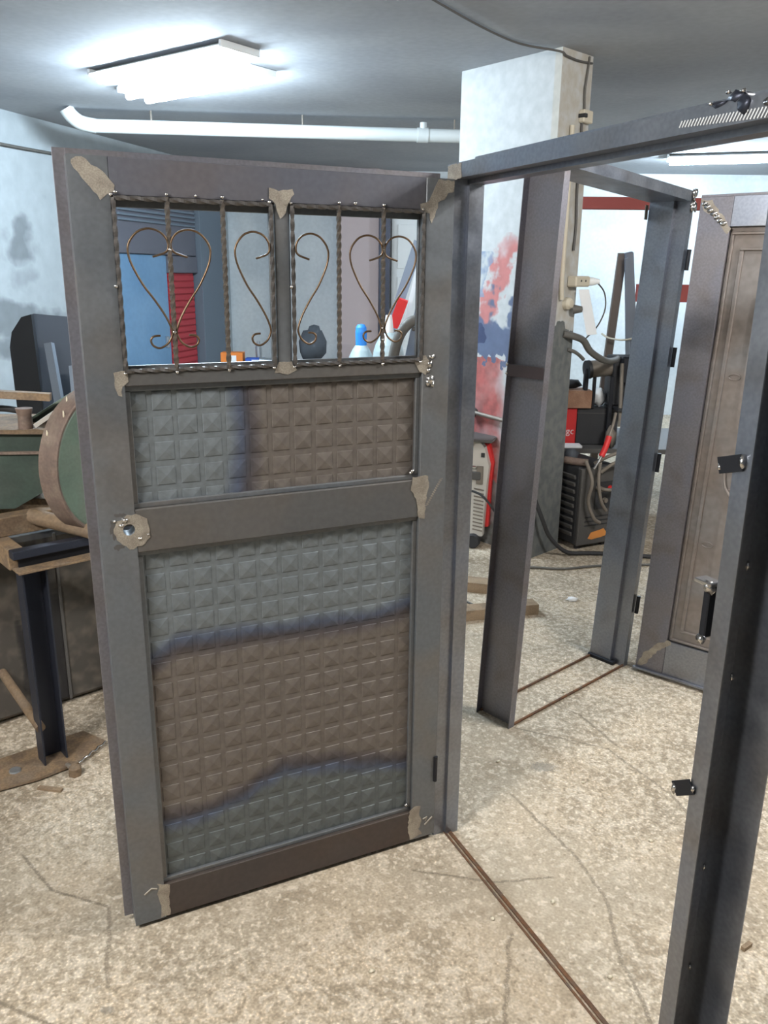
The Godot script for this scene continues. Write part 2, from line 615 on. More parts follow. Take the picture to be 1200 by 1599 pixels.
func drip_texture() -> ImageTexture:
	# old tank paint: pale streaks and black runs
	var S := 256
	var a := noise_bytes(71, 0.02, S, 4)
	var b := noise_bytes(72, 0.05, S, 3)
	var out := PackedByteArray()
	out.resize(S * S * 3)
	for y in S:
		for x in S:
			var n := a[(y / 5 % S) * S + x] / 255.0
			var m := b[y * S + x] / 255.0
			var c := c8(70, 66, 61).lerp(c8(104, 97, 87), clampf((m - 0.4) * 1.6, 0, 1))
			c = c.lerp(c8(28, 27, 28), clampf((n - 0.56) * 7, 0, 0.9))
			var i := (y * S + x) * 3
			out[i] = int(c.r * 255)
			out[i + 1] = int(c.g * 255)
			out[i + 2] = int(c.b * 255)
	return img_from(S, S, out)

func make_materials() -> void:
	M.white_paint = mat(c8(225, 228, 228), 0.5)
	var tg := mat(Color(1, 1, 1), 0.4)
	tg.emission_enabled = true
	tg.emission = Color(0.93, 0.97, 1.0)
	tg.emission_energy_multiplier = 14.0
	M.tube_glow = tg
	M.floor = mat(Color.WHITE, 0.85)
	M.floor.albedo_texture = floor_texture()
	M.floor.normal_enabled = true
	M.floor.normal_texture = bump(41, 0.045, 3.0)
	M.floor.normal_scale = 0.5
	M.ceiling = mat(Color.WHITE, 0.85, 0, mottled(512, 81, [c8(160, 164, 170), c8(166, 170, 175), c8(152, 156, 163)], 0.006, 0.1, 0.03), 0.3, true)
	M.wall_left = mat(Color.WHITE, 0.85)
	M.wall_left.albedo_texture = wall_texture()
	M.wall = mat(Color.WHITE, 0.85, 0, mottled(512, 91, [c8(204, 211, 215), c8(212, 218, 221), c8(194, 202, 207)], 0.008, 0.08, 0.03), 0.4, true)  # same plaster made paler; the colour stands in for stronger light
	M.column = mat(Color.WHITE, 0.8)
	M.column.albedo_texture = column_texture()
	var mill := mottled(512, 101, [c8(118, 121, 124), c8(118, 117, 116), c8(112, 117, 122)], 0.007, 0.12, 0.05)
	var bright_mill := mottled(512, 103, [c8(146, 150, 158), c8(138, 139, 144), c8(142, 148, 160)], 0.007, 0.12, 0.06)
	M.steel = mat(Color.WHITE, 0.6, 0.55, mill, 0.9)
	rough_tex(M.steel, 5, 0.03)
	M.frame_steel = mat(Color.WHITE, 0.46, 0.92, bright_mill, 1.1)
	rough_tex(M.frame_steel, 6, 0.03)
	M.jamb_steel = mat(c8(240, 230, 226), 0.5, 0.8, bright_mill, 1.3)
	M.brown_steel = mat(Color.WHITE, 0.6, 0.62, mottled(256, 111, [c8(150, 141, 135), c8(142, 132, 125), c8(146, 143, 142)], 0.012, 0.1, 0.06), 1.0)
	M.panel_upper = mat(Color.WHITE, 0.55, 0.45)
	M.panel_upper.albedo_texture = band_texture(0)
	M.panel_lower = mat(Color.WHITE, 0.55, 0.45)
	M.panel_lower.albedo_texture = band_texture(1)
	M.bare = mat(Color.WHITE, 0.5, 0.5, mottled(256, 121, [c8(164, 156, 144), c8(150, 142, 131), c8(174, 166, 153)], 0.02, 0.2, 0.12), 4.0)
	M.score = mat(c8(235, 238, 240), 0.35, 0.3)
	M.rail_plum = mat(c8(226, 222, 232), 0.58, 0.55, mill, 0.8)
	M.rail_brown = mat(c8(226, 218, 210), 0.6, 0.55, mill, 0.7)
	M.rail_dark = mat(c8(190, 170, 158), 0.6, 0.55, mill, 0.7)
	M.weld_band = mat(c8(84, 74, 76), 0.6, 0.4)
	M.weld = mat(c8(214, 212, 210), 0.22, 1.0)
	M.rod = mat(c8(132, 112, 92), 0.42, 0.85, mottled(128, 131, [c8(220, 220, 220), c8(190, 180, 170), c8(235, 225, 215)], 0.05, 0.3, 0.1), 3.0)
	M.twist_bright = mat(c8(124, 119, 115), 0.4, 0.85)
	M.twist = mat(c8(100, 97, 95), 0.5, 0.7)
	M.rust = mat(Color.WHITE, 0.75, 0.3, mottled(256, 141, [c8(112, 78, 52), c8(88, 64, 48), c8(96, 84, 74)], 0.03, 0.2, 0.15), 2.0)
	M.black_steel = mat(c8(40, 42, 48), 0.45, 0.5)
	M.navy_steel = mat(c8(58, 62, 74), 0.42, 0.6)
	M.dusty_brown = mat(Color.WHITE, 0.75, 0.1, mottled(256, 151, [c8(136, 114, 88), c8(112, 94, 76), c8(128, 112, 94)], 0.02, 0.15, 0.14), 2.0)
	M.green = mat(Color.WHITE, 0.55, 0.05, mottled(256, 161, [c8(104, 124, 110), c8(94, 112, 100), c8(112, 122, 110)], 0.012, 0.15, 0.07), 1.6)
	M.dark_green = mat(Color.WHITE, 0.6, 0.05, mottled(256, 166, [c8(66, 82, 74), c8(58, 70, 64), c8(78, 88, 80)], 0.012, 0.15, 0.08), 1.6)
	M.rim_brown = mat(Color.WHITE, 0.7, 0.1, mottled(256, 171, [c8(120, 102, 92), c8(102, 88, 80), c8(130, 116, 104)], 0.03, 0.15, 0.12), 2.0)
	M.chip = mat(c8(214, 204, 180), 0.6)
	M.tank = mat(Color.WHITE, 0.7, 0.1, drip_texture(), 0.8)
	M.sheet_dark = mat(c8(62, 68, 76), 0.4, 0.55)
	M.sheet_edge = mat(c8(36, 38, 42), 0.5, 0.4)
	M.sheet_blue = mat(c8(112, 120, 130), 0.45, 0.5)
	M.black_rubber = mat(c8(44, 44, 46), 0.7)
	M.grey_hose = mat(c8(92, 90, 86), 0.65)
	M.cable_white = mat(c8(196, 190, 176), 0.6)
	M.beige_plastic = mat(c8(196, 188, 170), 0.6)
	M.white_plastic = mat(c8(232, 234, 234), 0.5)
	M.paper = mat(c8(240, 242, 244), 0.8)
	M.red = mat(c8(206, 44, 44), 0.5)
	M.red_primer = mat(c8(152, 72, 66), 0.7)
	M.cardboard = mat(Color.WHITE, 0.85, 0, mottled(128, 181, [c8(160, 122, 98), c8(148, 112, 90), c8(168, 132, 108)], 0.02, 0.2, 0.06), 3.0)
	M.black_plastic = mat(c8(46, 47, 50), 0.55)
	M.dark_grey = mat(c8(80, 78, 76), 0.6)
	M.machine_grey = mat(c8(196, 192, 184), 0.55)
	M.grey_plate = mat(c8(126, 118, 108), 0.5, 0.2)
	M.orange = mat(c8(214, 140, 70), 0.6)
	M.pvc = mat(c8(214, 220, 220), 0.45)
	M.blue_panel = mat(Color.WHITE, 0.6, 0, mottled(256, 191, [c8(108, 146, 180), c8(116, 152, 184), c8(100, 138, 172)], 0.006, 0.1, 0.03), 0.5, true)
	M.red_shutter = mat(c8(168, 52, 60), 0.55)
	M.shutter_dark = mat(c8(96, 98, 108), 0.6)
	M.grey_pilaster = mat(c8(104, 116, 128), 0.75)
	M.pink_plaster = mat(c8(188, 173, 173), 0.85)
	M.wood = mat(Color.WHITE, 0.8, 0, mottled(256, 201, [c8(140, 120, 96), c8(120, 102, 82), c8(150, 130, 106)], 0.02, 0.2, 0.1), 2.0)
	M.cyl_blue = mat(c8(44, 130, 214), 0.5)
	M.cyl_grey = mat(c8(170, 186, 190), 0.4, 0.2)
	M.box_orange = mat(c8(226, 128, 50), 0.6)
	M.box_blue = mat(c8(40, 84, 176), 0.6)
	M.silver = mat(c8(190, 196, 200), 0.35, 0.8)
	M.profile_grey = mat(c8(140, 150, 166), 0.4, 0.5)
	M.profile_brown = mat(c8(120, 110, 104), 0.5, 0.4)
	M.cloth_dark = mat(c8(74, 78, 84), 0.95)
	M.cloth_blue = mat(c8(84, 110, 160), 0.9)
	M.tarp = mat(c8(176, 166, 140), 0.9)
	M.cable_pile = mat(c8(122, 114, 104), 0.75)

# ---------------------------------------------------------------- the room
const WALL_A := Vector3(-3.10, 0, -7.137)     # a point of the left wall
var wall_dir := Vector3(0.2665, 0, -0.9638)   # the way it runs, away from the viewer
var wall_nor := Vector3(0.9638, 0, 0.2665)    # into the room

func uvquad(st: SurfaceTool, p: Array, uv: Array, hint: Vector3) -> void:
	var a: Vector3 = p[0]
	var n: Vector3 = (p[1] - a).cross(p[3] - a).normalized()
	if n.dot(hint) < 0: n = -n
	for t in [[0, 1, 2], [0, 2, 3]]:
		var o: Array = t
		var x: Vector3 = p[o[0]]
		var y: Vector3 = p[o[1]]
		var z: Vector3 = p[o[2]]
		if (y - x).cross(z - x).dot(n) > 0: o = [o[0], o[2], o[1]]
		for i in o:
			st.set_normal(n)
			st.set_uv(uv[i])
			st.add_vertex(p[i])

func build_room() -> void:
	# floor: one slab, uv in 6 m repeats
	var st := mb()
	var x0 := -8.0; var x1 := 9.0; var z0 := -11.2; var z1 := 8.0
	var f := func(x: float, z: float) -> Vector2: return Vector2((x + 3.0) / 6.0, (z + 5.5) / 6.0)
	uvquad(st, [Vector3(x0, 0, z0), Vector3(x1, 0, z0), Vector3(x1, 0, z1), Vector3(x0, 0, z1)], [f.call(x0, z0), f.call(x1, z0), f.call(x1, z1), f.call(x0, z1)], Vector3.UP)
	uvquad(st, [Vector3(x0, -0.2, z0), Vector3(x1, -0.2, z0), Vector3(x1, -0.2, z1), Vector3(x0, -0.2, z1)], [Vector2.ZERO, Vector2.ZERO, Vector2.ZERO, Vector2.ZERO], Vector3.DOWN)
	for s in [[Vector3(x0, 0, z0), Vector3(x1, 0, z0), Vector3(0, 0, -1)], [Vector3(x0, 0, z1), Vector3(x1, 0, z1), Vector3(0, 0, 1)], [Vector3(x0, 0, z0), Vector3(x0, 0, z1), Vector3(-1, 0, 0)], [Vector3(x1, 0, z0), Vector3(x1, 0, z1), Vector3(1, 0, 0)]]:
		var dn := Vector3(0, -0.2, 0)
		uvquad(st, [s[0], s[1], s[1] + dn, s[0] + dn], [Vector2.ZERO, Vector2.ZERO, Vector2.ZERO, Vector2.ZERO], s[2])
	structure("floor", st, M.floor, "worn beige concrete floor with pale flecks and cracks", "floor")
	structure("ceiling", slab(Vector3(x0, CEIL, z0), Vector3(x1, CEIL + 0.2, z1), 0.0), M.ceiling, "smooth grey painted ceiling", "ceiling")
	# left wall runs from behind the viewer to the far corner; uv 8 m along, 3.03 m up
	st = mb()
	var a := WALL_A - wall_dir * 15.5
	var b := WALL_A + wall_dir * 4.2
	var out := -wall_nor * 0.2
	var L := a.distance_to(b)
	# texture metre 4 lies at WALL_A
	var u0 := (4.0 - 15.5) / 8.0
	var u1 := (4.0 + 4.2) / 8.0
	var up := Vector3(0, CEIL, 0)
	uvquad(st, [a, b, b + up, a + up], [Vector2(u0, 1), Vector2(u1, 1), Vector2(u1, 0), Vector2(u0, 0)], wall_nor)
	uvquad(st, [a + out, b + out, b + out + up, a + out + up], [Vector2.ZERO, Vector2.ZERO, Vector2.ZERO, Vector2.ZERO], -wall_nor)
	uvquad(st, [a, a + out, a + out + up, a + up], [Vector2.ZERO, Vector2.ZERO, Vector2.ZERO, Vector2.ZERO], -wall_dir)
	uvquad(st, [b, b + out, b + out + up, b + up], [Vector2.ZERO, Vector2.ZERO, Vector2.ZERO, Vector2.ZERO], wall_dir)
	structure("wall_left", st, M.wall_left, "pale plaster wall with dark soot smudges", "wall")
	structure("wall_back", slab(Vector3(x0, 0, -11.2), Vector3(x1, CEIL, -11.0), 0.0), M.wall, "pale grey-white plaster wall at the far end", "wall")
	structure("wall_right", slab(Vector3(8.8, 0, -11.0), Vector3(9.0, CEIL, 8.0), 0.0), M.wall, "pale plaster wall on the right side", "wall")
	structure("wall_front", slab(Vector3(-8.0, 0, 7.8), Vector3(8.8, CEIL, 8.0), 0.0), M.wall, "pale plaster wall behind the viewer", "wall")
	# column: a skewed rectangle in plan
	var cn := Vector3(0.973, 0, -5.106)
	var cl := Vector3(0.462, 0, -5.72)
	var cr := Vector3(1.195, 0, -5.322)
	var cb := cl + cr - cn
	st = mb()
	var r0 := 0.8 / 1.2
	uvquad(st, [cn, cl, cl + up, cn + up], [Vector2(0, 1), Vector2(r0, 1), Vector2(r0, 0), Vector2(0, 0)], Vector3(-0.77, 0, 0.64))
	uvquad(st, [cn, cr, cr + up, cn + up], [Vector2(r0 + 0.01, 1), Vector2(0.99, 1), Vector2(0.99, 0), Vector2(r0 + 0.01, 0)], Vector3(0.7, 0, 0.7))
	uvquad(st, [cr, cb, cb + up, cr + up], [Vector2(r0 + 0.01, 1), Vector2(0.99, 1), Vector2(0.99, 0), Vector2(r0 + 0.01, 0)], Vector3(0.77, 0, -0.64))
	uvquad(st, [cl, cb, cb + up, cl + up], [Vector2(r0 + 0.01, 1), Vector2(0.99, 1), Vector2(0.99, 0), Vector2(r0 + 0.01, 0)], Vector3(-0.7, 0, -0.7))
	structure("column", st, M.column, "white concrete column smeared with red and blue paint", "column")

# ---------------------------------------------------------------- the near door frame (local x along the frame, z towards the leaf side)
func build_frame() -> void:
	var t := thing("door_frame", "bare dark steel door frame standing nearest, with the glazed-top leaf hung on it", "door frame", Vector3(0.2595, 0, -2.3441), -1.1358)
	var W := 1.0
	var H := 2.035
	var X := Vector3.RIGHT
	var Z := Vector3(0, 0, 1)
	var sec := stepped_channel(0.085, 0.05, 0.075, 0.045, 0.012)
	var st := mb()
	prism(st, sec, Vector3.ZERO, Vector3(0, H + 0.045, 0), X, Z)
	part(t, "hinge_post", st, M.frame_steel)
	st = mb()
	prism(st, stepped_channel(0.085, 0.05, 0.112, 0.045, 0.012), Vector3(W, 0, 0), Vector3(W, H + 0.04, 0), -X, Z)
	part(t, "strike_post", st, M.frame_steel)
	st = mb()
	prism(st, sec, Vector3(-0.05, H, 0), Vector3(W + 0.05, H, 0), Vector3.DOWN, Z)
	part(t, "lintel", st, M.frame_steel)
	# a flat bar on the floor keeps the posts apart
	st = mb()
	box(st, Vector3(-0.03, 0.0, 0.022), Vector3(W + 0.04, 0.005, 0.034), 0.001)
	part(t, "floor_bar", st, M.rust)
	st = mb()
	box(st, Vector3(-0.02, 0.0, 0.040), Vector3(W + 0.04, 0.003, 0.047), 0.001)
	part(t, "floor_bar", st, M.rust)
	# anchor lugs welded to the strike post, each with a bright weld
	for i in 2:
		var T := Transform3D(Basis(Vector3(0, 0, 1), [0.30, 0.62][i]), [Vector3(W + 0.008, 1.492, 0.0885), Vector3(W - 0.002, 0.832, 0.0885)][i])
		st = mb()
		box(st, Vector3(-0.026, -0.015, -0.002), Vector3(0.026, 0.015, 0.002), 0.0008, T)
		var lg := part(t, "anchor_lug", st, M.black_steel)
		st = mb()
		lump(st, T * Vector3(0.026 if i == 0 else -0.026, 0.0, 0.001), Vector3(0.006, 0.014, 0.004), 0.45, 50 + i)
		part(lg, "weld_bead", st, M.weld)
		st = mb()
		lump(st, T * Vector3(-0.024 if i == 0 else 0.028, -0.004, 0.001), Vector3(0.004, 0.007, 0.003), 0.45, 60 + i)
		part(lg, "weld_bead", st, M.weld)
	# hinge barrels between post and leaf
	for q in [[0.22, 0.0], [1.0, -0.056], [1.78, -0.056]]:
		st = mb()
		tube(st, PackedVector3Array([Vector3(q[1], q[0], 0.0925), Vector3(q[1], q[0] + 0.09, 0.0925)]), 0.0065, 12)
		part(t, "hinge", st, M.black_steel)
	# strike box: a dark slot with a tongue at its upper end
	st = mb()
	box(st, Vector3(W - 0.016, 1.155, 0.062), Vector3(W - 0.001, 1.262, 0.087), 0.002)
	var sb := part(t, "strike_box", st, M.black_steel, "black lock strike box with a bright bent tongue")
	st = mb()
	box(st, Vector3(W - 0.034, 1.260, 0.066), Vector3(W + 0.006, 1.268, 0.096), 0.002)
	part(sb, "strike_tongue", st, M.weld)
	st = mb()
	lump(st, Vector3(W - 0.004, 1.258, 0.09), Vector3(0.014, 0.012, 0.008), 0.4, 71)
	part(sb, "weld_bead", st, M.weld)
	st = mb()
	lump(st, Vector3(W - 0.008, 1.152, 0.088), Vector3(0.01, 0.009, 0.007), 0.4, 72)
	part(sb, "weld_bead", st, M.weld)
	# ground welds at the two upper corners
	st = mb()
	plate_poly(st, roughen(PackedVector2Array([Vector2(-0.05, 2.0), Vector2(-0.03, 2.0), Vector2(-0.028, 2.043), Vector2(0.025, 2.046), Vector2(0.02, 2.082), Vector2(-0.05, 2.082)]), 0.008, 0.0022, 3), 0.0852, 0.0007)
	part(t, "ground_weld", st, M.bare)
	st = mb()
	for k in 34:
		var x := 0.80 + k * 0.0072
		box(st, Vector3(-0.0013, -0.006 - 0.004 * k / 34.0, 0), Vector3(0.0013, 0.006 + 0.004 * k / 34.0, 0.0012), 0.0002, Transform3D(Basis(Vector3(0, 0, 1), -0.5), Vector3(x, 2.064 - k * 0.0003, 0.0851)))
	part(t, "grinder_score", st, M.score)
	st = mb()
	for k in 9:
		lump(st, Vector3(0.985 + rng.randf() * 0.06, 2.062 + rng.randf() * 0.02, 0.087), Vector3(0.014, 0.006, 0.004), 0.5, 80 + k)
	part(t, "weld_bead", st, M.weld)
	st = mb()
	lump(st, Vector3(0.885, 2.083, 0.078), Vector3(0.018, 0.006, 0.012), 0.5, 91)
	lump(st, Vector3(0.918, 2.088, 0.076), Vector3(0.026, 0.011, 0.014), 0.5, 92)
	lump(st, Vector3(0.94, 2.074, 0.084), Vector3(0.014, 0.015, 0.007), 0.4, 93)
	var lug := part(t, "anchor_lug", st, M.navy_steel)
	st = mb()
	for q in [[0.868, 2.086], [0.905, 2.098], [0.935, 2.095]]:
		lump(st, Vector3(q[0], q[1], 0.088), Vector3(0.005, 0.003, 0.004), 0.4, int(q[0] * 1000))
	part(lug, "weld_bead", st, M.weld)
	st = mb()
	for y in [0.36, 0.62, 1.06, 1.29, 1.72]:
		lump(st, Vector3(W + 0.004, y, 0.0045), Vector3(0.004, 0.008, 0.004), 0.4, int(y * 100))
	part(t, "tack_welds", st, M.weld)

# ---------------------------------------------------------------- the near leaf (local x = 0 at the hinge, -0.965 at the free edge; z = 0 is its front)
func pyramid_panel(u0: float, u1: float, v0: float, v1: float, cu: float, cv: float) -> SurfaceTool:
	# pressed sheet: rows of low pyramids on a 60 mm grid; cut pyramids at the borders as in the sheet
	var st := mb()
	var pu := 0.0606
	var pv := 0.0628
	var half := 0.0235
	var z := -0.024
	var hgt := 0.0052
	var uvf := func(p: Vector3) -> Vector2: return Vector2((u1 + p.x) / (u1 - u0), (v1 - p.y) / (v1 - v0))
	var put := func(a: Vector3, b: Vector3, c: Vector3) -> void:
		var n: Vector3 = (b - a).cross(c - a).normalized()
		var o := [a, b, c]
		if n.z > 0: o = [a, c, b]
		else: n = -n
		for p in o:
			st.set_normal(n)
			st.set_uv(uvf.call(p))
			st.add_vertex(p)
	var i0 := int(floor((u0 - cu) / pu)) - 1
	var i1 := int(ceil((u1 - cu) / pu)) + 1
	var j0 := int(floor((v0 - cv) / pv)) - 1
	var j1 := int(ceil((v1 - cv) / pv)) + 1
	for i in range(i0, i1):
		for j in range(j0, j1):
			var c := Vector2(cu + i * pu, cv + j * pv)
			var lo := Vector2(maxf(c.x - pu / 2, u0), maxf(c.y - pv / 2, v0))
			var hi := Vector2(minf(c.x + pu / 2, u1), minf(c.y + pv / 2, v1))
			if hi.x - lo.x < 0.001 or hi.y - lo.y < 0.001: continue
			var a := Vector2(clampf(c.x - half, lo.x, hi.x), clampf(c.y - half, lo.y, hi.y))
			var b := Vector2(clampf(c.x + half, lo.x, hi.x), clampf(c.y + half, lo.y, hi.y))
			var P := func(x: float, y: float, h: float) -> Vector3: return Vector3(-x, y, z + h)
			# flat border of the cell
			for r in [[lo.x, lo.y, hi.x, a.y], [lo.x, b.y, hi.x, hi.y], [lo.x, a.y, a.x, b.y], [b.x, a.y, hi.x, b.y]]:
				if r[2] - r[0] > 1e-5 and r[3] - r[1] > 1e-5:
					put.call(P.call(r[0], r[1], 0), P.call(r[2], r[1], 0), P.call(r[2], r[3], 0))
					put.call(P.call(r[0], r[1], 0), P.call(r[2], r[3], 0), P.call(r[0], r[3], 0))
			if b.x - a.x > 0.004 and b.y - a.y > 0.004:
				# short steep foot, then the four sloping faces
				var ft := 0.0016
				var ins := 0.0012
				var ap := Vector3(-clampf(c.x, a.x + 0.003, b.x - 0.003), clampf(c.y, a.y + 0.003, b.y - 0.003), z + hgt * minf(1.0, minf(b.x - a.x, b.y - a.y) / (2 * half) + 0.25))
				var q0: Array = [P.call(a.x, a.y, 0), P.call(b.x, a.y, 0), P.call(b.x, b.y, 0), P.call(a.x, b.y, 0)]
				var q1: Array = [P.call(a.x + ins, a.y + ins, ft), P.call(b.x - ins, a.y + ins, ft), P.call(b.x - ins, b.y - ins, ft), P.call(a.x + ins, b.y - ins, ft)]
				for k in 4:
					var k2 := (k + 1) % 4
					put.call(q0[k], q0[k2], q1[k2])
					put.call(q0[k], q1[k2], q1[k])
					put.call(q1[k], q1[k2], ap)
	return st

func build_leaf() -> void:
	var t := thing("door_leaf", "unfinished grey steel door leaf standing open, pyramid panels below a heart-scroll grille", "door", Vector3(0.1785, 0, -2.3091), 0.4447)
	var th := -0.046
	var rect := func(u0: float, u1: float, v0: float, v1: float, zb: float, zf: float, bev := 0.002) -> SurfaceTool:
		return slab(Vector3(-u1, v0, zb), Vector3(-u0, v1, zf), bev)
	# stiles and rails
	var stile := CSGCombiner3D.new()
	stile.name = "stile"
	t.add_child(stile, true)
	var cb := CSGBox3D.new()
	cb.size = Vector3(0.085, 2.03, 0.046)
	cb.position = Vector3(-0.9225, 1.03, -0.023)
	cb.material = M.steel
	stile.add_child(cb)
	var cc := CSGCylinder3D.new()
	cc.radius = 0.0145
	cc.height = 0.2
	cc.sides = 24
	cc.operation = CSGShape3D.OPERATION_SUBTRACTION
	cc.rotation.x = PI / 2
	cc.position = Vector3(-0.8965, 1.189, -0.02)
	cc.material = M.steel
	stile.add_child(cc)
	part(t, "stile", rect.call(0.0, 0.085, 0.015, 2.045, th, 0.0), M.steel)
	part(t, "top_rail", rect.call(0.085, 0.88, 1.965, 2.045, th, -0.0006), M.rail_plum)
	part(t, "middle_rail", rect.call(0.085, 0.88, 1.541, 1.573, th, -0.0006), M.rail_brown)
	part(t, "lock_rail", rect.call(0.085, 0.88, 1.126, 1.238, th, -0.0006), M.rail_brown)
	part(t, "bottom_rail", rect.call(0.085, 0.88, 0.015, 0.124, th, -0.0006), M.rail_dark)
	part(t, "mullion", rect.call(0.464, 0.5, 1.573, 1.965, -0.036, -0.0012), M.steel)
	# rebate lip round the back
	part(t, "rebate_lip", rect.call(0.962, 0.989, 0.02, 2.062, th - 0.003, th, 0.001), M.jamb_steel)
	part(t, "rebate_lip", rect.call(0.02, 0.962, 2.04, 2.062, th - 0.003, th, 0.001), M.jamb_steel)
	# pressed panels with glazing beads
	part(t, "pyramid_panel", pyramid_panel(0.085, 0.88, 1.238, 1.541, 0.732, 1.3755), M.panel_upper, "pressed sheet with blue and brown zones, upper panel")
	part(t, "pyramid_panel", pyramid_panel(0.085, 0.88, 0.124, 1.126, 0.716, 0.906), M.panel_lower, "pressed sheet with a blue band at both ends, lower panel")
	for p in [[0.085, 0.88, 1.238, 1.541], [0.085, 0.88, 0.124, 1.126]]:
		var bw := 0.013
		for q in [[p[0], p[1], p[3] - bw, p[3]], [p[0], p[1], p[2], p[2] + bw], [p[0], p[0] + bw, p[2] + bw, p[3] - bw], [p[1] - bw, p[1], p[2] + bw, p[3] - bw]]:
			var st := mb()
			box(st, Vector3(-q[1], q[2], -0.0235), Vector3(-q[0], q[3], -0.012), 0.0015)
			part(t, "glazing_bead", st, M.steel)
		# back sheet
		part(t, "back_sheet", rect.call(p[0], p[1], p[2], p[3], th + 0.002, th + 0.004, 0.0005), M.steel)
	# glazing lips set back inside each light
	for w in [[0.5, 0.88], [0.085, 0.464]]:
		for q in [[w[0], w[1], 1.943, 1.965], [w[0], w[1], 1.573, 1.586], [w[0], w[0] + 0.004, 1.586, 1.943], [w[1] - 0.014, w[1], 1.586, 1.943]]:
			part(t, "glazing_lip", rect.call(q[0], q[1], q[2], q[3], -0.044, -0.034, 0.001), M.steel)
	# twisted bars: a border round each light and two bars in each
	var zb := 0.001
	for w in [[0.509, 0.874], [0.091, 0.455]]:
		for hb in [1.5775, 1.9605]:
			var st := mb()
			twisted_bar(st, Vector3(-w[1], hb, zb), Vector3(-w[0], hb, zb), 0.004, 0.03)
			part(t, "border_bar", st, M.twist)
		for vb in [w[0], w[1]]:
			var st := mb()
			twisted_bar(st, Vector3(-vb, 1.5775, zb), Vector3(-vb, 1.9605, zb), 0.004, 0.03)
			part(t, "border_bar", st, M.twist)
	for u in [0.756, 0.6275, 0.3325, 0.2085]:
		var st := mb()
		twisted_bar(st, Vector3(-u, 1.572, zb), Vector3(-u, 1.966, zb), 0.0046, 0.021)
		part(t, "twisted_bar", st, M.twist_bright)
	# heart scrolls: a half on each side of two bars and of the mullion
	var sc := [[-0.040, 378], [-0.026, 366], [-0.011, 350], [-0.0035, 322], [-0.006, 268], [-0.021, 222], [-0.044, 204], [-0.066, 218], [-0.081, 252], [-0.092, 300], [-0.0945, 352], [-0.088, 430], [-0.066, 555], [-0.041, 655], [-0.018, 762], [-0.006, 848], [-0.0075, 892], [-0.017, 936], [-0.036, 966], [-0.052, 948], [-0.0565, 912], [-0.049, 888], [-0.034, 884]]
	for h in [[0.756, 1, 1.0], [0.756, -1, 1.0], [0.513, 1, 0.94], [0.451, -1, 0.94], [0.2085, 1, 1.0], [0.2085, -1, 1.0]]:
		var pts := []
		for s in sc:
			pts.append(Vector3(-h[0] + s[0] * h[1] * h[2], 1.955 - 0.000352 * (s[1] - 40), zb + 0.002))
		var st := mb()
		tube(st, smooth_path(pts, 4), 0.0026, 7)
		part(t, "heart_scroll", st, M.rod)
	# weld beads where the bars meet the frame and each other
	var beads := []
	for u in [0.756, 0.6275, 0.3325, 0.2085]:
		beads.append([u, 1.972, 1.0])
		beads.append([u, 1.571, 1.1])
	for u in [0.874, 0.509, 0.455, 0.091]:
		beads.append([u + 0.004, 1.966, 0.9])
		beads.append([u + 0.003, 1.572, 1.0])
	for b in [[0.882, 1.77, 1.0], [0.461, 1.77, 1.1], [0.756, 1.852, 1.2], [0.756, 1.665, 1.2], [0.2085, 1.665, 1.0], [0.69, 1.972, 0.8], [0.53, 1.971, 0.8], [0.288, 1.973, 1.1], [0.868, 1.972, 0.9], [0.2085, 1.635, 0.9]]:
		beads.append(b)
	for i in beads.size():
		var st := mb()
		lump(st, Vector3(-beads[i][0], beads[i][1], 0.003), Vector3(0.0048, 0.0042, 0.0042) * beads[i][2], 0.35, 200 + i)
		part(t, "weld_bead", st, M.weld)
	for q in [[0.11, 1.258], [0.104, 0.15], [0.105, 1.263]]:
		var st := mb()
		lump(st, Vector3(-q[0], q[1], -0.009), Vector3(0.006, 0.006, 0.005), 0.35, int(q[1] * 1000))
		part(t, "weld_bead", st, M.weld)
	# ground and filled joints: bare, scratched patches with torn outlines
	var V := func(u: float, v: float) -> Vector2: return Vector2(-u, v)
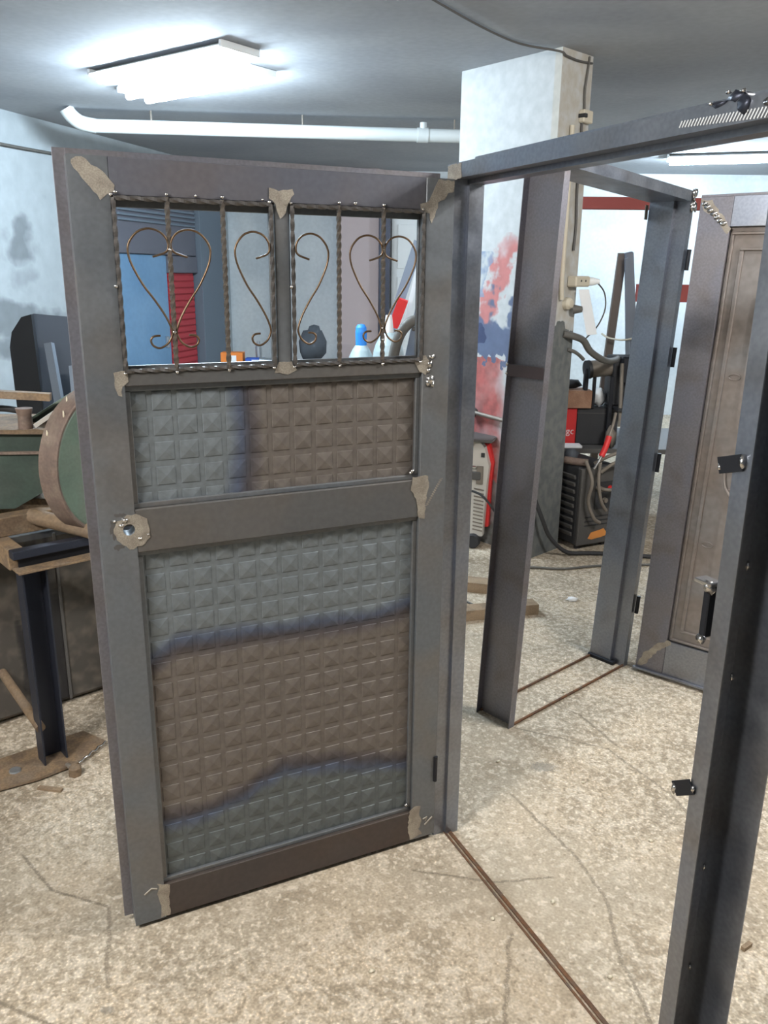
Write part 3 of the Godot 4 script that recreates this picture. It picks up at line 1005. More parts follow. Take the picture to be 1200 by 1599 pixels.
	var patches := [
		[V.call(0.955, 2.035), V.call(0.93, 2.043), V.call(0.915, 2.025), V.call(0.885, 2.01), V.call(0.868, 1.985), V.call(0.872, 1.97), V.call(0.885, 1.968), V.call(0.9, 1.955), V.call(0.913, 1.972), V.call(0.935, 1.998), V.call(0.952, 2.015)],
		[V.call(0.512, 1.998), V.call(0.49, 1.994), V.call(0.455, 2.0), V.call(0.447, 1.985), V.call(0.462, 1.972), V.call(0.47, 1.945), V.call(0.488, 1.93), V.call(0.496, 1.96), V.call(0.515, 1.976)],
		[V.call(0.002, 2.04), V.call(0.05, 2.042), V.call(0.062, 2.02), V.call(0.078, 1.99), V.call(0.105, 1.978), V.call(0.1, 1.962), V.call(0.075, 1.955), V.call(0.068, 1.93), V.call(0.058, 1.952), V.call(0.05, 1.985), V.call(0.03, 1.995), V.call(0.02, 2.01), V.call(0.002, 2.012)],
		[V.call(0.108, 1.246), V.call(0.058, 1.248), V.call(0.055, 1.225), V.call(0.062, 1.18), V.call(0.068, 1.118), V.call(0.085, 1.122), V.call(0.09, 1.15), V.call(0.1, 1.19), V.call(0.112, 1.21)],
		[V.call(0.112, 1.58), V.call(0.075, 1.59), V.call(0.06, 1.565), V.call(0.075, 1.535), V.call(0.095, 1.545)],
		[V.call(0.9, 0.135), V.call(0.893, 0.118), V.call(0.9, 0.1), V.call(0.893, 0.07), V.call(0.895, 0.02), V.call(0.868, 0.02), V.call(0.868, 0.09), V.call(0.862, 0.12), V.call(0.882, 0.128)],
		[V.call(0.094, 0.13), V.call(0.07, 0.145), V.call(0.055, 0.14), V.call(0.058, 0.105), V.call(0.05, 0.08), V.call(0.06, 0.05), V.call(0.045, 0.03), V.call(0.09, 0.02), V.call(0.1, 0.06)],
		[V.call(0.905, 1.575), V.call(0.872, 1.578), V.call(0.872, 1.552), V.call(0.887, 1.54), V.call(0.888, 1.518), V.call(0.898, 1.52)],
		[V.call(0.5, 1.585), V.call(0.465, 1.585), V.call(0.45, 1.562), V.call(0.475, 1.555), V.call(0.51, 1.56)],
	]
	for i in patches.size():
		var st := mb()
		plate_poly(st, roughen(PackedVector2Array(patches[i]), 0.009, 0.0024, 300 + i), 0.0001, 0.0007)
		part(t, "ground_patch", st, M.bare)
	# grinder strokes beside the lock rail and scratches
	var st2 := mb()
	for k in 14:
		box(st2, Vector3(-0.0055, -0.0012, 0), Vector3(0.0055, 0.0012, 0.0006), 0.0002, Transform3D(Basis(Vector3(0, 0, 1), 0.35), Vector3(-0.06 + k * 0.0034, 1.16 + k * 0.0056, 0.0002)))
	part(t, "grinder_score", st2, M.bare)
	st2 = mb()
	tube(st2, PackedVector3Array([Vector3(-0.038, 0.062, 0.001), Vector3(-0.01, 0.085, 0.001)]), 0.003, 5)
	part(t, "grinder_score", st2, M.bare)
	st2 = mb()
	tube(st2, PackedVector3Array([Vector3(-0.045, 0.085, 0.001), Vector3(-0.03, 0.09, 0.001), Vector3(-0.035, 0.075, 0.001)]), 0.0025, 5)
	part(t, "grinder_score", st2, M.bare)
	st2 = mb()
	tube(st2, PackedVector3Array([Vector3(-0.935, 0.112, 0.001), Vector3(-0.915, 0.126, 0.001), Vector3(-0.9, 0.12, 0.001)]), 0.0025, 5)
	part(t, "grinder_score", st2, M.bare)
	# bright drips of weld by the upper hinge side corner
	for q in [[0.058, 1.585, 0.01, 0.006], [0.062, 1.565, 0.007, 0.01], [0.066, 1.548, 0.006, 0.008], [0.058, 1.522, 0.011, 0.013], [0.066, 1.515, 0.008, 0.012], [0.052, 1.508, 0.006, 0.009]]:
		st2 = mb()
		lump(st2, Vector3(-q[0], q[1], 0.001), Vector3(q[2], q[3], 0.003), 0.45, int(q[1] * 1000))
		part(t, "weld_bead", st2, M.weld)
	# lock plate: a rough ground disc with the hole through it
	var ring := mb()
	var g := RandomNumberGenerator.new()
	g.seed = 17
	var n := 28
	var outer := []
	var inner := []
	for k in n:
		var a := TAU * k / n
		var r := 0.043 + (g.randf() - 0.5) * 0.009
		outer.append(Vector3(-0.8885, 1.184, 0) + Vector3(cos(a) * r * 1.02, sin(a) * r * 1.02, 0))
		inner.append(Vector3(-0.8965, 1.189, 0) + Vector3(cos(a) * 0.0145, sin(a) * 0.0145, 0))
	var zz := Vector3(0, 0, 0.0012)
	for k in n:
		var k2 := (k + 1) % n
		quad(ring, outer[k] + zz, outer[k2] + zz, inner[k2] + zz, inner[k] + zz, Vector3(0, 0, 1))
		quad(ring, outer[k], outer[k2], outer[k2] + zz, outer[k] + zz, outer[k] - inner[k])
		quad(ring, inner[k], inner[k2], inner[k2] + zz, inner[k] + zz, inner[k] - outer[k] * 0.0 - Vector3(-0.8965, 1.189, 0))
	var lp := part(t, "lock_plate", ring, M.bare, "rough ground round lock plate with a hole")
	for q in [[0.905, 1.214, 0.008], [0.914, 1.202, 0.006], [0.872, 1.164, 0.005], [0.852, 1.172, 0.004], [0.93, 1.215, 0.004]]:
		st2 = mb()
		lump(st2, Vector3(-q[0], q[1], 0.0015), Vector3(q[2], q[2] * 0.8, 0.003), 0.4, int(q[0] * 1000))
		part(lp, "weld_bead", st2, M.weld)
	# soot of the torch round the plate
	for q in [[0.934, 1.195, 0.006, 0.024], [0.926, 1.147, 0.014, 0.008], [0.915, 1.229, 0.012, 0.005]]:
		st2 = mb()
		plate_poly(st2, ragged(Vector2(-q[0], q[1]), Vector2(q[2], q[3]), 16, 0.4, int(q[0] * 997)), 0.00005, 0.0003)
		part(t, "burn_mark", st2, M.dark_grey)

# ---------------------------------------------------------------- the second frame, behind
func build_second_frame() -> void:
	var t := thing("door_frame", "brown-grey steel door frame behind, wide empty channel posts joined by two thin floor bars", "door frame", Vector3(0.551, 0, -3.011), 0.733)
	var X := Vector3.RIGHT
	var Z := Vector3(0, 0, 1)
	var D := 0.18
	var sec := channel(D, 0.034, 0.034, 0.003)
	var o := Vector3(0, 0, -D)
	var st := mb()
	prism(st, sec, o, o + Vector3(0.128, 2.2, 0), X, Z)
	var post := part(t, "post", st, M.jamb_steel)
	# flat straps across the open back of the channel
	for y in [1.43]:
		st = mb()
		var x0: float = 0.122 * y / 2.1
		box(st, Vector3(x0 - 0.036, y, -D + 0.004), Vector3(x0 - 0.033, y + 0.045, -0.004), 0.0008)
		part(post, "strap", st, M.weld_band)
	st = mb()
	for y in [1.475, 1.44]:
		lump(st, Vector3(0.122 * y / 2.1 - 0.036, y, -D + 0.002), Vector3(0.006, 0.007, 0.006), 0.3, int(y * 100))
	part(post, "weld_bead", st, M.weld)
	# right post: rebated, seen from inside
	var sec3 := stepped_channel(D, 0.05, 0.075, 0.115, 0.02, 0.003)
	st = mb()
	prism(st, sec3, Vector3(0.80, 0, -D), Vector3(0.958, 2.125, -D), -X, Z)
	var p3 := part(t, "post", st, M.frame_steel)
	st = mb()
	box(st, Vector3(0.79, 0.0, -D - 0.005), Vector3(0.835, 0.018, -0.04), 0.002)
	part(p3, "foot_block", st, M.black_steel)
	var sec2 := channel(D, 0.042, 0.05, 0.003)
	st = mb()
	prism(st, sec2, Vector3(0.118, 2.172, -D), Vector3(1.0, 2.108, -D), Vector3.DOWN, Z)
	part(t, "lintel", st, M.frame_steel)
	for z in [-D + 0.006, -0.006]:
		st = mb()
		tube(st, PackedVector3Array([Vector3(-0.01, 0.0065, z), Vector3(0.83, 0.0065, z)]), 0.006, 8)
		part(t, "floor_bar", st, M.rust)
	# bright bare welds at the upper right corner
	st = mb()
	for k in 8:
		lump(st, Vector3(0.985 + rng.randf() * 0.03, 2.07 + rng.randf() * 0.075, 0.004), Vector3(0.012, 0.016, 0.004), 0.5, 400 + k)
	part(t, "weld_bead", st, M.weld)
	st = mb()
	box(st, Vector3(0.928, 2.04, -D - 0.004), Vector3(0.95, 2.10, -D), 0.001)
	part(t, "corner_gusset", st, M.bare)
	# hinges between this frame and its leaf
	for y in [1.83, 0.27, 0.95, 1.42]:
		st = mb()
		tube(st, PackedVector3Array([Vector3(0.845 + 0.155 * y / 2.1, y, 0.012), Vector3(0.853 + 0.155 * y / 2.1, y + 0.085, 0.012)]), 0.009, 10)
		part(t, "hinge", st, M.black_steel)

# ---------------------------------------------------------------- its leaf, opened towards the viewer
func build_second_leaf() -> void:
	var t := thing("door_leaf", "brown-grey steel panelled door leaf at the right, with mouldings and beaded ornament", "door", Vector3(1.222, 0, -3.53))
	var ex := Vector3(0.76, 0, 0.65).normalized()
	var ez := Vector3(-ex.z, 0, ex.x)
	t.transform = Transform3D(Basis(ex, Vector3(ex.x * 0.031, 1, ex.z * 0.031), ez), Vector3(1.186, 0, -3.553))
	var th := -0.045
	var H := 2.11
	var r := func(x0: float, x1: float, y0: float, y1: float, zb: float, zf: float, bev := 0.002) -> SurfaceTool:
		return slab(Vector3(x0, y0, zb), Vector3(x1, y1, zf), bev)
	part(t, "stile", r.call(0.028, 0.158, 0.012, H, th, 0.0), M.jamb_steel)
	part(t, "stile", r.call(0.68, 0.8, 0.012, H, th, 0.0), M.jamb_steel)
	part(t, "top_rail", r.call(0.158, 0.68, 1.995, H, th, -0.0008), M.frame_steel)
	part(t, "bottom_rail", r.call(0.158, 0.68, 0.012, 0.19, th, -0.0008), M.frame_steel)
	part(t, "rebate_lip", r.call(0.012, 0.8, 0.03, H + 0.012, th - 0.003, th, 0.001), M.jamb_steel)
	part(t, "threshold_lip", r.call(0.02, 0.8, 0.012, 0.024, 0.0, 0.016, 0.002), M.frame_steel)
	part(t, "panel_sheet", r.call(0.158, 0.68, 0.19, 1.995, th + 0.01, -0.022, 0.001), M.brown_steel)
	# outer moulding steps
	for q in [[0.166, 0.176, 0.205, 1.965], [0.205, 0.222, 0.255, 1.905]]:
		for s in [[q[0], q[1], q[2], q[3]], [0.846 - q[1], 0.846 - q[0], q[2], q[3]], [q[0], 0.846 - q[0], q[3], q[3] + 0.012], [q[0], 0.846 - q[0], q[2] - 0.012, q[2]]]:
			part(t, "moulding", r.call(s[0], s[1], s[2], s[3], -0.023, -0.012, 0.004), M.brown_steel)
	# raised inner field, cut off by slanting ends
	var st := mb()
	prism(st, PackedVector2Array([Vector2(0.30, 1.735), Vector2(0.55, 1.735), Vector2(0.55, 1.22), Vector2(0.425, 1.14), Vector2(0.30, 1.215)]), Vector3(0, 0, -0.0225), Vector3(0, 0, -0.010), Vector3.RIGHT, Vector3.UP)
	part(t, "raised_field", st, M.brown_steel)
	st = mb()
	prism(st, PackedVector2Array([Vector2(0.30, 0.36), Vector2(0.55, 0.36), Vector2(0.55, 0.98), Vector2(0.30, 0.94)]), Vector3(0, 0, -0.0225), Vector3(0, 0, -0.013), Vector3.RIGHT, Vector3.UP)
	part(t, "raised_field", st, M.brown_steel)
	for k in 14:
		st = mb()
		lump(st, Vector3(0.352, 1.70 - k * 0.034, -0.006), Vector3(0.006, 0.012, 0.006), 0.25, 500 + k)
		part(t, "bead_ornament", st, M.silver)
	for cv in [[Vector3(0.33, 1.205, -0.008), Vector3(0.36, 1.245, -0.006), Vector3(0.40, 1.27, -0.008)], [Vector3(0.285, 1.025, -0.012), Vector3(0.30, 0.95, -0.008), Vector3(0.345, 0.89, -0.010)], [Vector3(0.31, 1.08, -0.01), Vector3(0.335, 1.07, -0.006), Vector3(0.36, 1.05, -0.01)]]:
		part(t, "scroll_ornament", rod(cv, 0.006, 8, 6), M.brown_steel)
	for y in [1.41, 0.68]:
		st = mb()
		var c := Vector3(0.262, y, -0.0205)
		var pts := []
		for k in 17:
			var a := TAU * k / 16
			pts.append(c + Vector3(cos(a) * 0.024, sin(a) * 0.012, 0))
		tube(st, PackedVector3Array(pts), 0.003, 6)
		part(t, "oval_ornament", st, M.brown_steel)
	# ground welds at the corners
	var pl := [[Vector2(0.03, 2.10), Vector2(0.07, 2.095), Vector2(0.1, 2.06), Vector2(0.13, 2.03), Vector2(0.165, 1.985), Vector2(0.15, 1.965), Vector2(0.12, 2.0), Vector2(0.085, 2.035), Vector2(0.045, 2.06)],
		[Vector2(0.03, 0.03), Vector2(0.06, 0.1), Vector2(0.12, 0.17), Vector2(0.17, 0.2), Vector2(0.18, 0.175), Vector2(0.13, 0.14), Vector2(0.08, 0.06), Vector2(0.06, 0.03)]]
	for i in 2:
		st = mb()
		plate_poly(st, roughen(PackedVector2Array(pl[i]), 0.012, 0.005, 700 + i), 0.0, 0.001)
		part(t, "ground_patch", st, M.bare)
	st = mb()
	for k in 7:
		lump(st, Vector3(0.045 + k * 0.014, 2.085 - k * 0.013, 0.002), Vector3(0.011, 0.009, 0.003), 0.5, 720 + k)
	part(t, "weld_bead", st, M.weld)

# ---------------------------------------------------------------- left: machine stand, green machine, tank, leaning sheets
func build_left_side() -> void:
	var at := Vector3(-1.22, 0, -2.70)
	var turn := 0.722
	var t := thing("machine_stand", "dusty welded steel stand of angle iron and tubes at the left edge", "stand", at, turn)
	var st := mb()
	var ang := PackedVector2Array([Vector2(0, 0), Vector2(0.06, 0), Vector2(0.06, -0.005), Vector2(0.005, -0.005), Vector2(0.005, -0.06), Vector2(0, -0.06)])
	for q in [[0.0, 0.0], [0.86, 0.0], [0.0, -0.72], [0.86, -0.72]]:
		st = mb()
		# the near leg shows the hollow of its angle
		prism(st, PackedVector2Array([Vector2(-0.055, 0.0), Vector2(-0.049, 0.0), Vector2(-0.049, -0.062), Vector2(0.026, -0.062), Vector2(0.026, 0.0), Vector2(0.032, 0.0), Vector2(0.032, -0.068), Vector2(-0.055, -0.068)]), Vector3(q[0], 0.018, q[1]), Vector3(q[0], 0.80, q[1]), Vector3.RIGHT, Vector3(0, 0, 1))
		part(t, "leg", st, M.navy_steel)
	# front rail: dark angle over a dusty lower flange
	part(t, "front_rail", slab(Vector3(-0.08, 0.842, -0.03), Vector3(0.9, 0.872, 0.012), 0.002), M.navy_steel)
	part(t, "front_web", slab(Vector3(-0.055, 0.802, -0.028), Vector3(0.9, 0.842, -0.02), 0.001), M.black_steel)
	part(t, "front_flange", slab(Vector3(-0.075, 0.795, -0.03), Vector3(0.9, 0.803, 0.04), 0.001), M.dusty_brown)
	part(t, "side_rail", slab(Vector3(-0.085, 0.795, -0.75), Vector3(-0.03, 0.872, -0.03), 0.003), M.dusty_brown)
	part(t, "side_flange", slab(Vector3(0.86, 0.795, -0.75), Vector3(0.9, 0.872, -0.03), 0.003), M.dusty_brown)
	part(t, "rear_rail", slab(Vector3(-0.085, 0.8, -0.79), Vector3(0.9, 0.872, -0.74), 0.003), M.dusty_brown)
	part(t, "machine_rail", slab(Vector3(-0.3, 0.873, -0.25), Vector3(0.9, 0.945, -0.18), 0.003), M.dusty_brown)
	st = mb()
	tube(st, PackedVector3Array([Vector3(0.06, 0.93, -0.2), Vector3(0.2, 0.895, 0.02)]), 0.03, 14)
	part(t, "cross_tube", st, M.dusty_brown)
	st = mb()
	tube(st, PackedVector3Array([Vector3(-0.06, 0.30, -0.74), Vector3(-0.045, 0.16, -0.03)]), 0.018, 12)
	part(t, "lower_brace", st, M.dusty_brown)
	st = mb()
	prism(st, PackedVector2Array([Vector2(-0.26, 0.03), Vector2(-0.10, 0.06), Vector2(0.05, 0.055), Vector2(0.19, -0.02), Vector2(0.15, -0.15), Vector2(-0.2, -0.16)]), Vector3(0, 0.008, 0), Vector3(0, 0.018, 0), Vector3.RIGHT, Vector3(0, 0, 1))
	var bp := part(t, "base_plate", st, M.dusty_brown, "torch-cut floor plate with a bright edge")
	st = mb()
	var edge := []
	for k in 15:
		edge.append(Vector3(lerpf(0.05, 0.19, k / 14.0), 0.016 + 0.002 * sin(k * 2.1), lerpf(0.058, -0.018, k / 14.0) + 0.004 * sin(k * 1.7)))
	tube(st, PackedVector3Array(edge), 0.004, 6)
	part(bp, "cut_edge", st, M.weld)
	st = mb()
	lathe(st, [[0.0, 0.024], [0.02, 0.024], [0.022, 0.0185]], 16, Transform3D(Basis(), Vector3(-0.15, 0, -0.04)))
	part(bp, "bolt_head", st, M.silver)
	# levelling foot lying against the plate
	st = mb()
	lathe(st, [[0.0, 0.036], [0.018, 0.036], [0.024, 0.03], [0.024, 0.0], [0.0, 0.0]], 6, Transform3D(Basis(), Vector3(0.02, 0, 0.10)))
	var ft := part(t, "levelling_foot", st, M.dusty_brown)
	st = mb()
	tube(st, PackedVector3Array([Vector3(0.02, 0.018, 0.10), Vector3(0.012, 0.016, 0.04)]), 0.009, 8)
	part(ft, "foot_stem", st, M.grey_plate)

	# stained tank under the stand
	var k2 := thing("steel_tank", "stained dark steel tank with drip marks under the machine stand", "tank", at, turn)
	part(k2, "body", slab(Vector3(-0.34, 0.02, -1.1), Vector3(0.78, 0.785, -0.42), 0.02), M.tank)
	part(k2, "seam", slab(Vector3(0.20, 0.03, -0.421), Vector3(0.212, 0.78, -0.413), 0.002), M.dark_grey)
	for x in [-0.3, 0.7]:
		part(k2, "runner", slab(Vector3(x, 0.0, -1.05), Vector3(x + 0.05, 0.02, -0.46), 0.002), M.black_steel)

	# green machine: flywheel guard, gear case, lever plate, hand knob
	var g := thing("bending_machine", "old green bending machine with a brown-rimmed wheel guard on the steel stand", "machine")
	var nrm := Vector3(0.93, 0, 0.37).normalized()
	var cx := Vector3(-1.02, 1.128, -2.95)
	var T := Transform3D(Basis(nrm.cross(Vector3.UP).normalized() * -1.0, nrm, Vector3.UP), cx)
	T.basis = Basis(Vector3.UP.cross(nrm).normalized(), nrm, -Vector3.UP.cross(nrm).normalized().cross(nrm))
	st = mb()
	lathe(st, [[0.0, 0.0], [0.25, 0.0], [0.255, -0.002]], 56, T)
	part(g, "guard_disc", st, M.green)
	st = mb()
	lathe(st, [[0.255, -0.002], [0.266, 0.002], [0.27, -0.002], [0.27, -0.075], [0.262, -0.08], [0.0, -0.08]], 56, T)
	var rim := part(g, "guard_rim", st, M.rim_brown)
	for k in 9:
		st = mb()
		var a := 2.2 + k * 0.13 + 0.05 * sin(k * 5.0)
		var d := (T.basis.x * cos(a) + T.basis.z * sin(a)).normalized()
		var lf := T.origin + Vector3.UP * sin(0.45 + k * 0.27) * 0.2715 - Vector3.UP.cross(nrm).normalized() * -cos(0.45 + k * 0.27) * 0.2715 - nrm * (0.035 + 0.02 * sin(k * 3.3))
		lump(st, lf, Vector3(0.003, 0.010 + 0.008 * absf(sin(k * 2.0)), 0.004), 0.3, 30 + k)
		part(rim, "paint_chip", st, M.chip)
	# gear case to the left
	st = mb()
	prism(st, PackedVector2Array([Vector2(-0.75, 1.245), Vector2(-0.03, 1.235), Vector2(-0.04, 1.04), Vector2(-0.20, 0.955), Vector2(-0.75, 0.95)]), Vector3(-1.18, 0, -2.92) , Vector3(-1.33, 0, -3.22), Vector3(0.92, 0, -0.12), Vector3.UP)
	part(g, "gear_case", st, M.dark_green)
	st = mb()
	prism(st, PackedVector2Array([Vector2(-0.75, 1.162), Vector2(-0.03, 1.16), Vector2(-0.03, 1.170), Vector2(-0.75, 1.174)]), Vector3(-1.175, 0, -2.91), Vector3(-1.18, 0, -2.93), Vector3(0.92, 0, -0.12), Vector3.UP)
	part(g, "case_ridge", st, M.rim_brown)
	st = mb()
	prism(st, PackedVector2Array([Vector2(-0.75, 1.245), Vector2(-0.03, 1.235), Vector2(-0.03, 1.25), Vector2(-0.75, 1.26)]), Vector3(-1.165, 0, -2.90), Vector3(-1.33, 0, -3.24), Vector3(0.92, 0, -0.12), Vector3.UP)
	part(g, "case_lid", st, M.dusty_brown)
	# slanting lever plate
	st = mb()
	beam_between(st, Vector3(-1.42, 1.165, -3.05), Vector3(-1.10, 1.365, -3.11), 0.02, 0.075, Vector3.UP)
	part(g, "lever_plate", st, M.dark_green)
	st = mb()
	beam_between(st, Vector3(-1.44, 1.20, -3.035), Vector3(-1.10, 1.41, -3.095), 0.05, 0.008, Vector3.UP)
	part(g, "lever_edge", st, M.green)
	st = mb()
	beam_between(st, Vector3(-1.27, 1.26, -2.92), Vector3(-1.19, 1.315, -2.95), 0.014, 0.014, Vector3.UP)
	part(g, "lever_pin", st, M.machine_grey)
	# hand knob on its post
	st = mb()
	lathe(st, [[0.026, 0.0], [0.024, 0.05], [0.03, 0.075], [0.0, 0.075]], 16, Transform3D(Basis(), Vector3(-1.302, 1.25, -2.92)))
	part(g, "knob_post", st, M.rim_brown)
	st = mb()
	beam_between(st, Vector3(-1.55, 1.392, -2.86), Vector3(-1.205, 1.365, -2.93), 0.04, 0.026, Vector3.UP)
	part(g, "hand_lever", st, M.dusty_brown)
	st = mb()
	tube(st, smooth_path([Vector3(-1.55, 1.31, -2.98), Vector3(-1.40, 1.315, -2.97), Vector3(-1.31, 1.305, -2.95)], 5), 0.012, 8)
	part(g, "grease_hose", st, M.black_rubber)
	# bracket joining the machine to its rail
	part(g, "foot_bracket", slab(Vector3(-1.42, 0.945, -3.2), Vector3(-1.25, 0.97, -2.98), 0.003), M.dusty_brown)
	part(g, "foot_bracket", slab(Vector3(-1.16, 0.82, -3.12), Vector3(-1.08, 0.95, -2.98), 0.003), M.rim_brown)

	# sheets leaning on the wall behind
	var lean := func(p: Array, thick: float) -> SurfaceTool:
		# p: four corners (bottom a, bottom b, top b, top a)
		var s := mb()
		var n: Vector3 = (p[1] - p[0]).cross(p[3] - p[0]).normalized()
		if n.z < 0: n = -n
		var o := n * -thick
		quad(s, p[0], p[1], p[2], p[3], n)
		quad(s, p[0] + o, p[1] + o, p[2] + o, p[3] + o, -n)
		for i in 4:
			var j := (i + 1) % 4
			var c: Vector3 = (p[0] + p[1] + p[2] + p[3]) / 4.0
			quad(s, p[i], p[j], p[j] + o, p[i] + o, (p[i] + p[j]) / 2.0 - c)
		return s
	single("steel_sheet", "dark embossed steel sheet leaning on the left wall, the widest", "sheet", lean.call([Vector3(-2.30, 0, -5.35), Vector3(-1.93, 0, -5.55), Vector3(-2.13, 1.49, -5.75), Vector3(-2.36, 1.52, -5.6)], 0.006), M.sheet_dark, "sheets leaning on the left wall")
	st = mb()
	prism(st, PackedVector2Array([Vector2(0, 0), Vector2(0.22, 0.0), Vector2(0.20, 1.52), Vector2(0.12, 1.50), Vector2(0.03, 1.40), Vector2(0.0, 1.3)]), Vector3(-2.50, 0, -5.52), Vector3(-2.50, 0, -5.56), Vector3(0.95, 0, 0.25), Vector3(-0.02, 1, -0.03))
	single("sheet_offcut", "black round-cornered sheet offcut leaning left of the embossed sheet", "sheet", st, M.sheet_edge, "sheets leaning on the left wall")
	st = mb()
	beam_between(st, Vector3(-2.02, 0, -5.22), Vector3(-2.235, 1.335, -5.50), 0.05, 0.05, Vector3(0, 0, 1))
	single("steel_profile", "grey box profile leaning in front of the embossed sheet", "profile", st, M.sheet_blue)
	single("steel_sheet", "small grey sheet offcut leaning low beside the embossed sheet", "sheet", lean.call([Vector3(-1.98, 0, -5.1), Vector3(-1.75, 0, -5.2), Vector3(-1.90, 1.21, -5.5), Vector3(-2.08, 1.20, -5.4)], 0.005), M.sheet_blue, "sheets leaning on the left wall")
	single("steel_sheet", "pale grey sheet leaning hindmost against the left wall", "sheet", lean.call([Vector3(-2.10, 0, -5.75), Vector3(-1.70, 0, -5.95), Vector3(-1.94, 1.33, -6.1), Vector3(-2.2, 1.33, -5.95)], 0.005), M.profile_grey, "sheets leaning on the left wall")

# ---------------------------------------------------------------- on the column
func col_right(u: float, h: float, off := 0.0) -> Vector3:   # u metres along the narrow face from the near edge
	return Vector3(0.973, h, -5.106) + Vector3(0.7071, 0, -0.7071) * u + Vector3(0.7071, 0, 0.7071) * off

func col_left(u: float, h: float, off := 0.0) -> Vector3:
	return Vector3(0.973, h, -5.106) + Vector3(-0.6397, 0, -0.7686) * u + Vector3(-0.7686, 0, 0.6397) * off

func col_box(st: SurfaceTool, u0: float, u1: float, h0: float, h1: float, d: float, bev := 0.003, d0 := 0.0) -> void:
	var T := Transform3D(Basis(Vector3(0.7071, 0, -0.7071), Vector3.UP, Vector3(0.7071, 0, 0.7071)), Vector3(0.973, 0, -5.106))
	box(st, Vector3(u0, h0, d0), Vector3(u1, h1, d), bev, T)

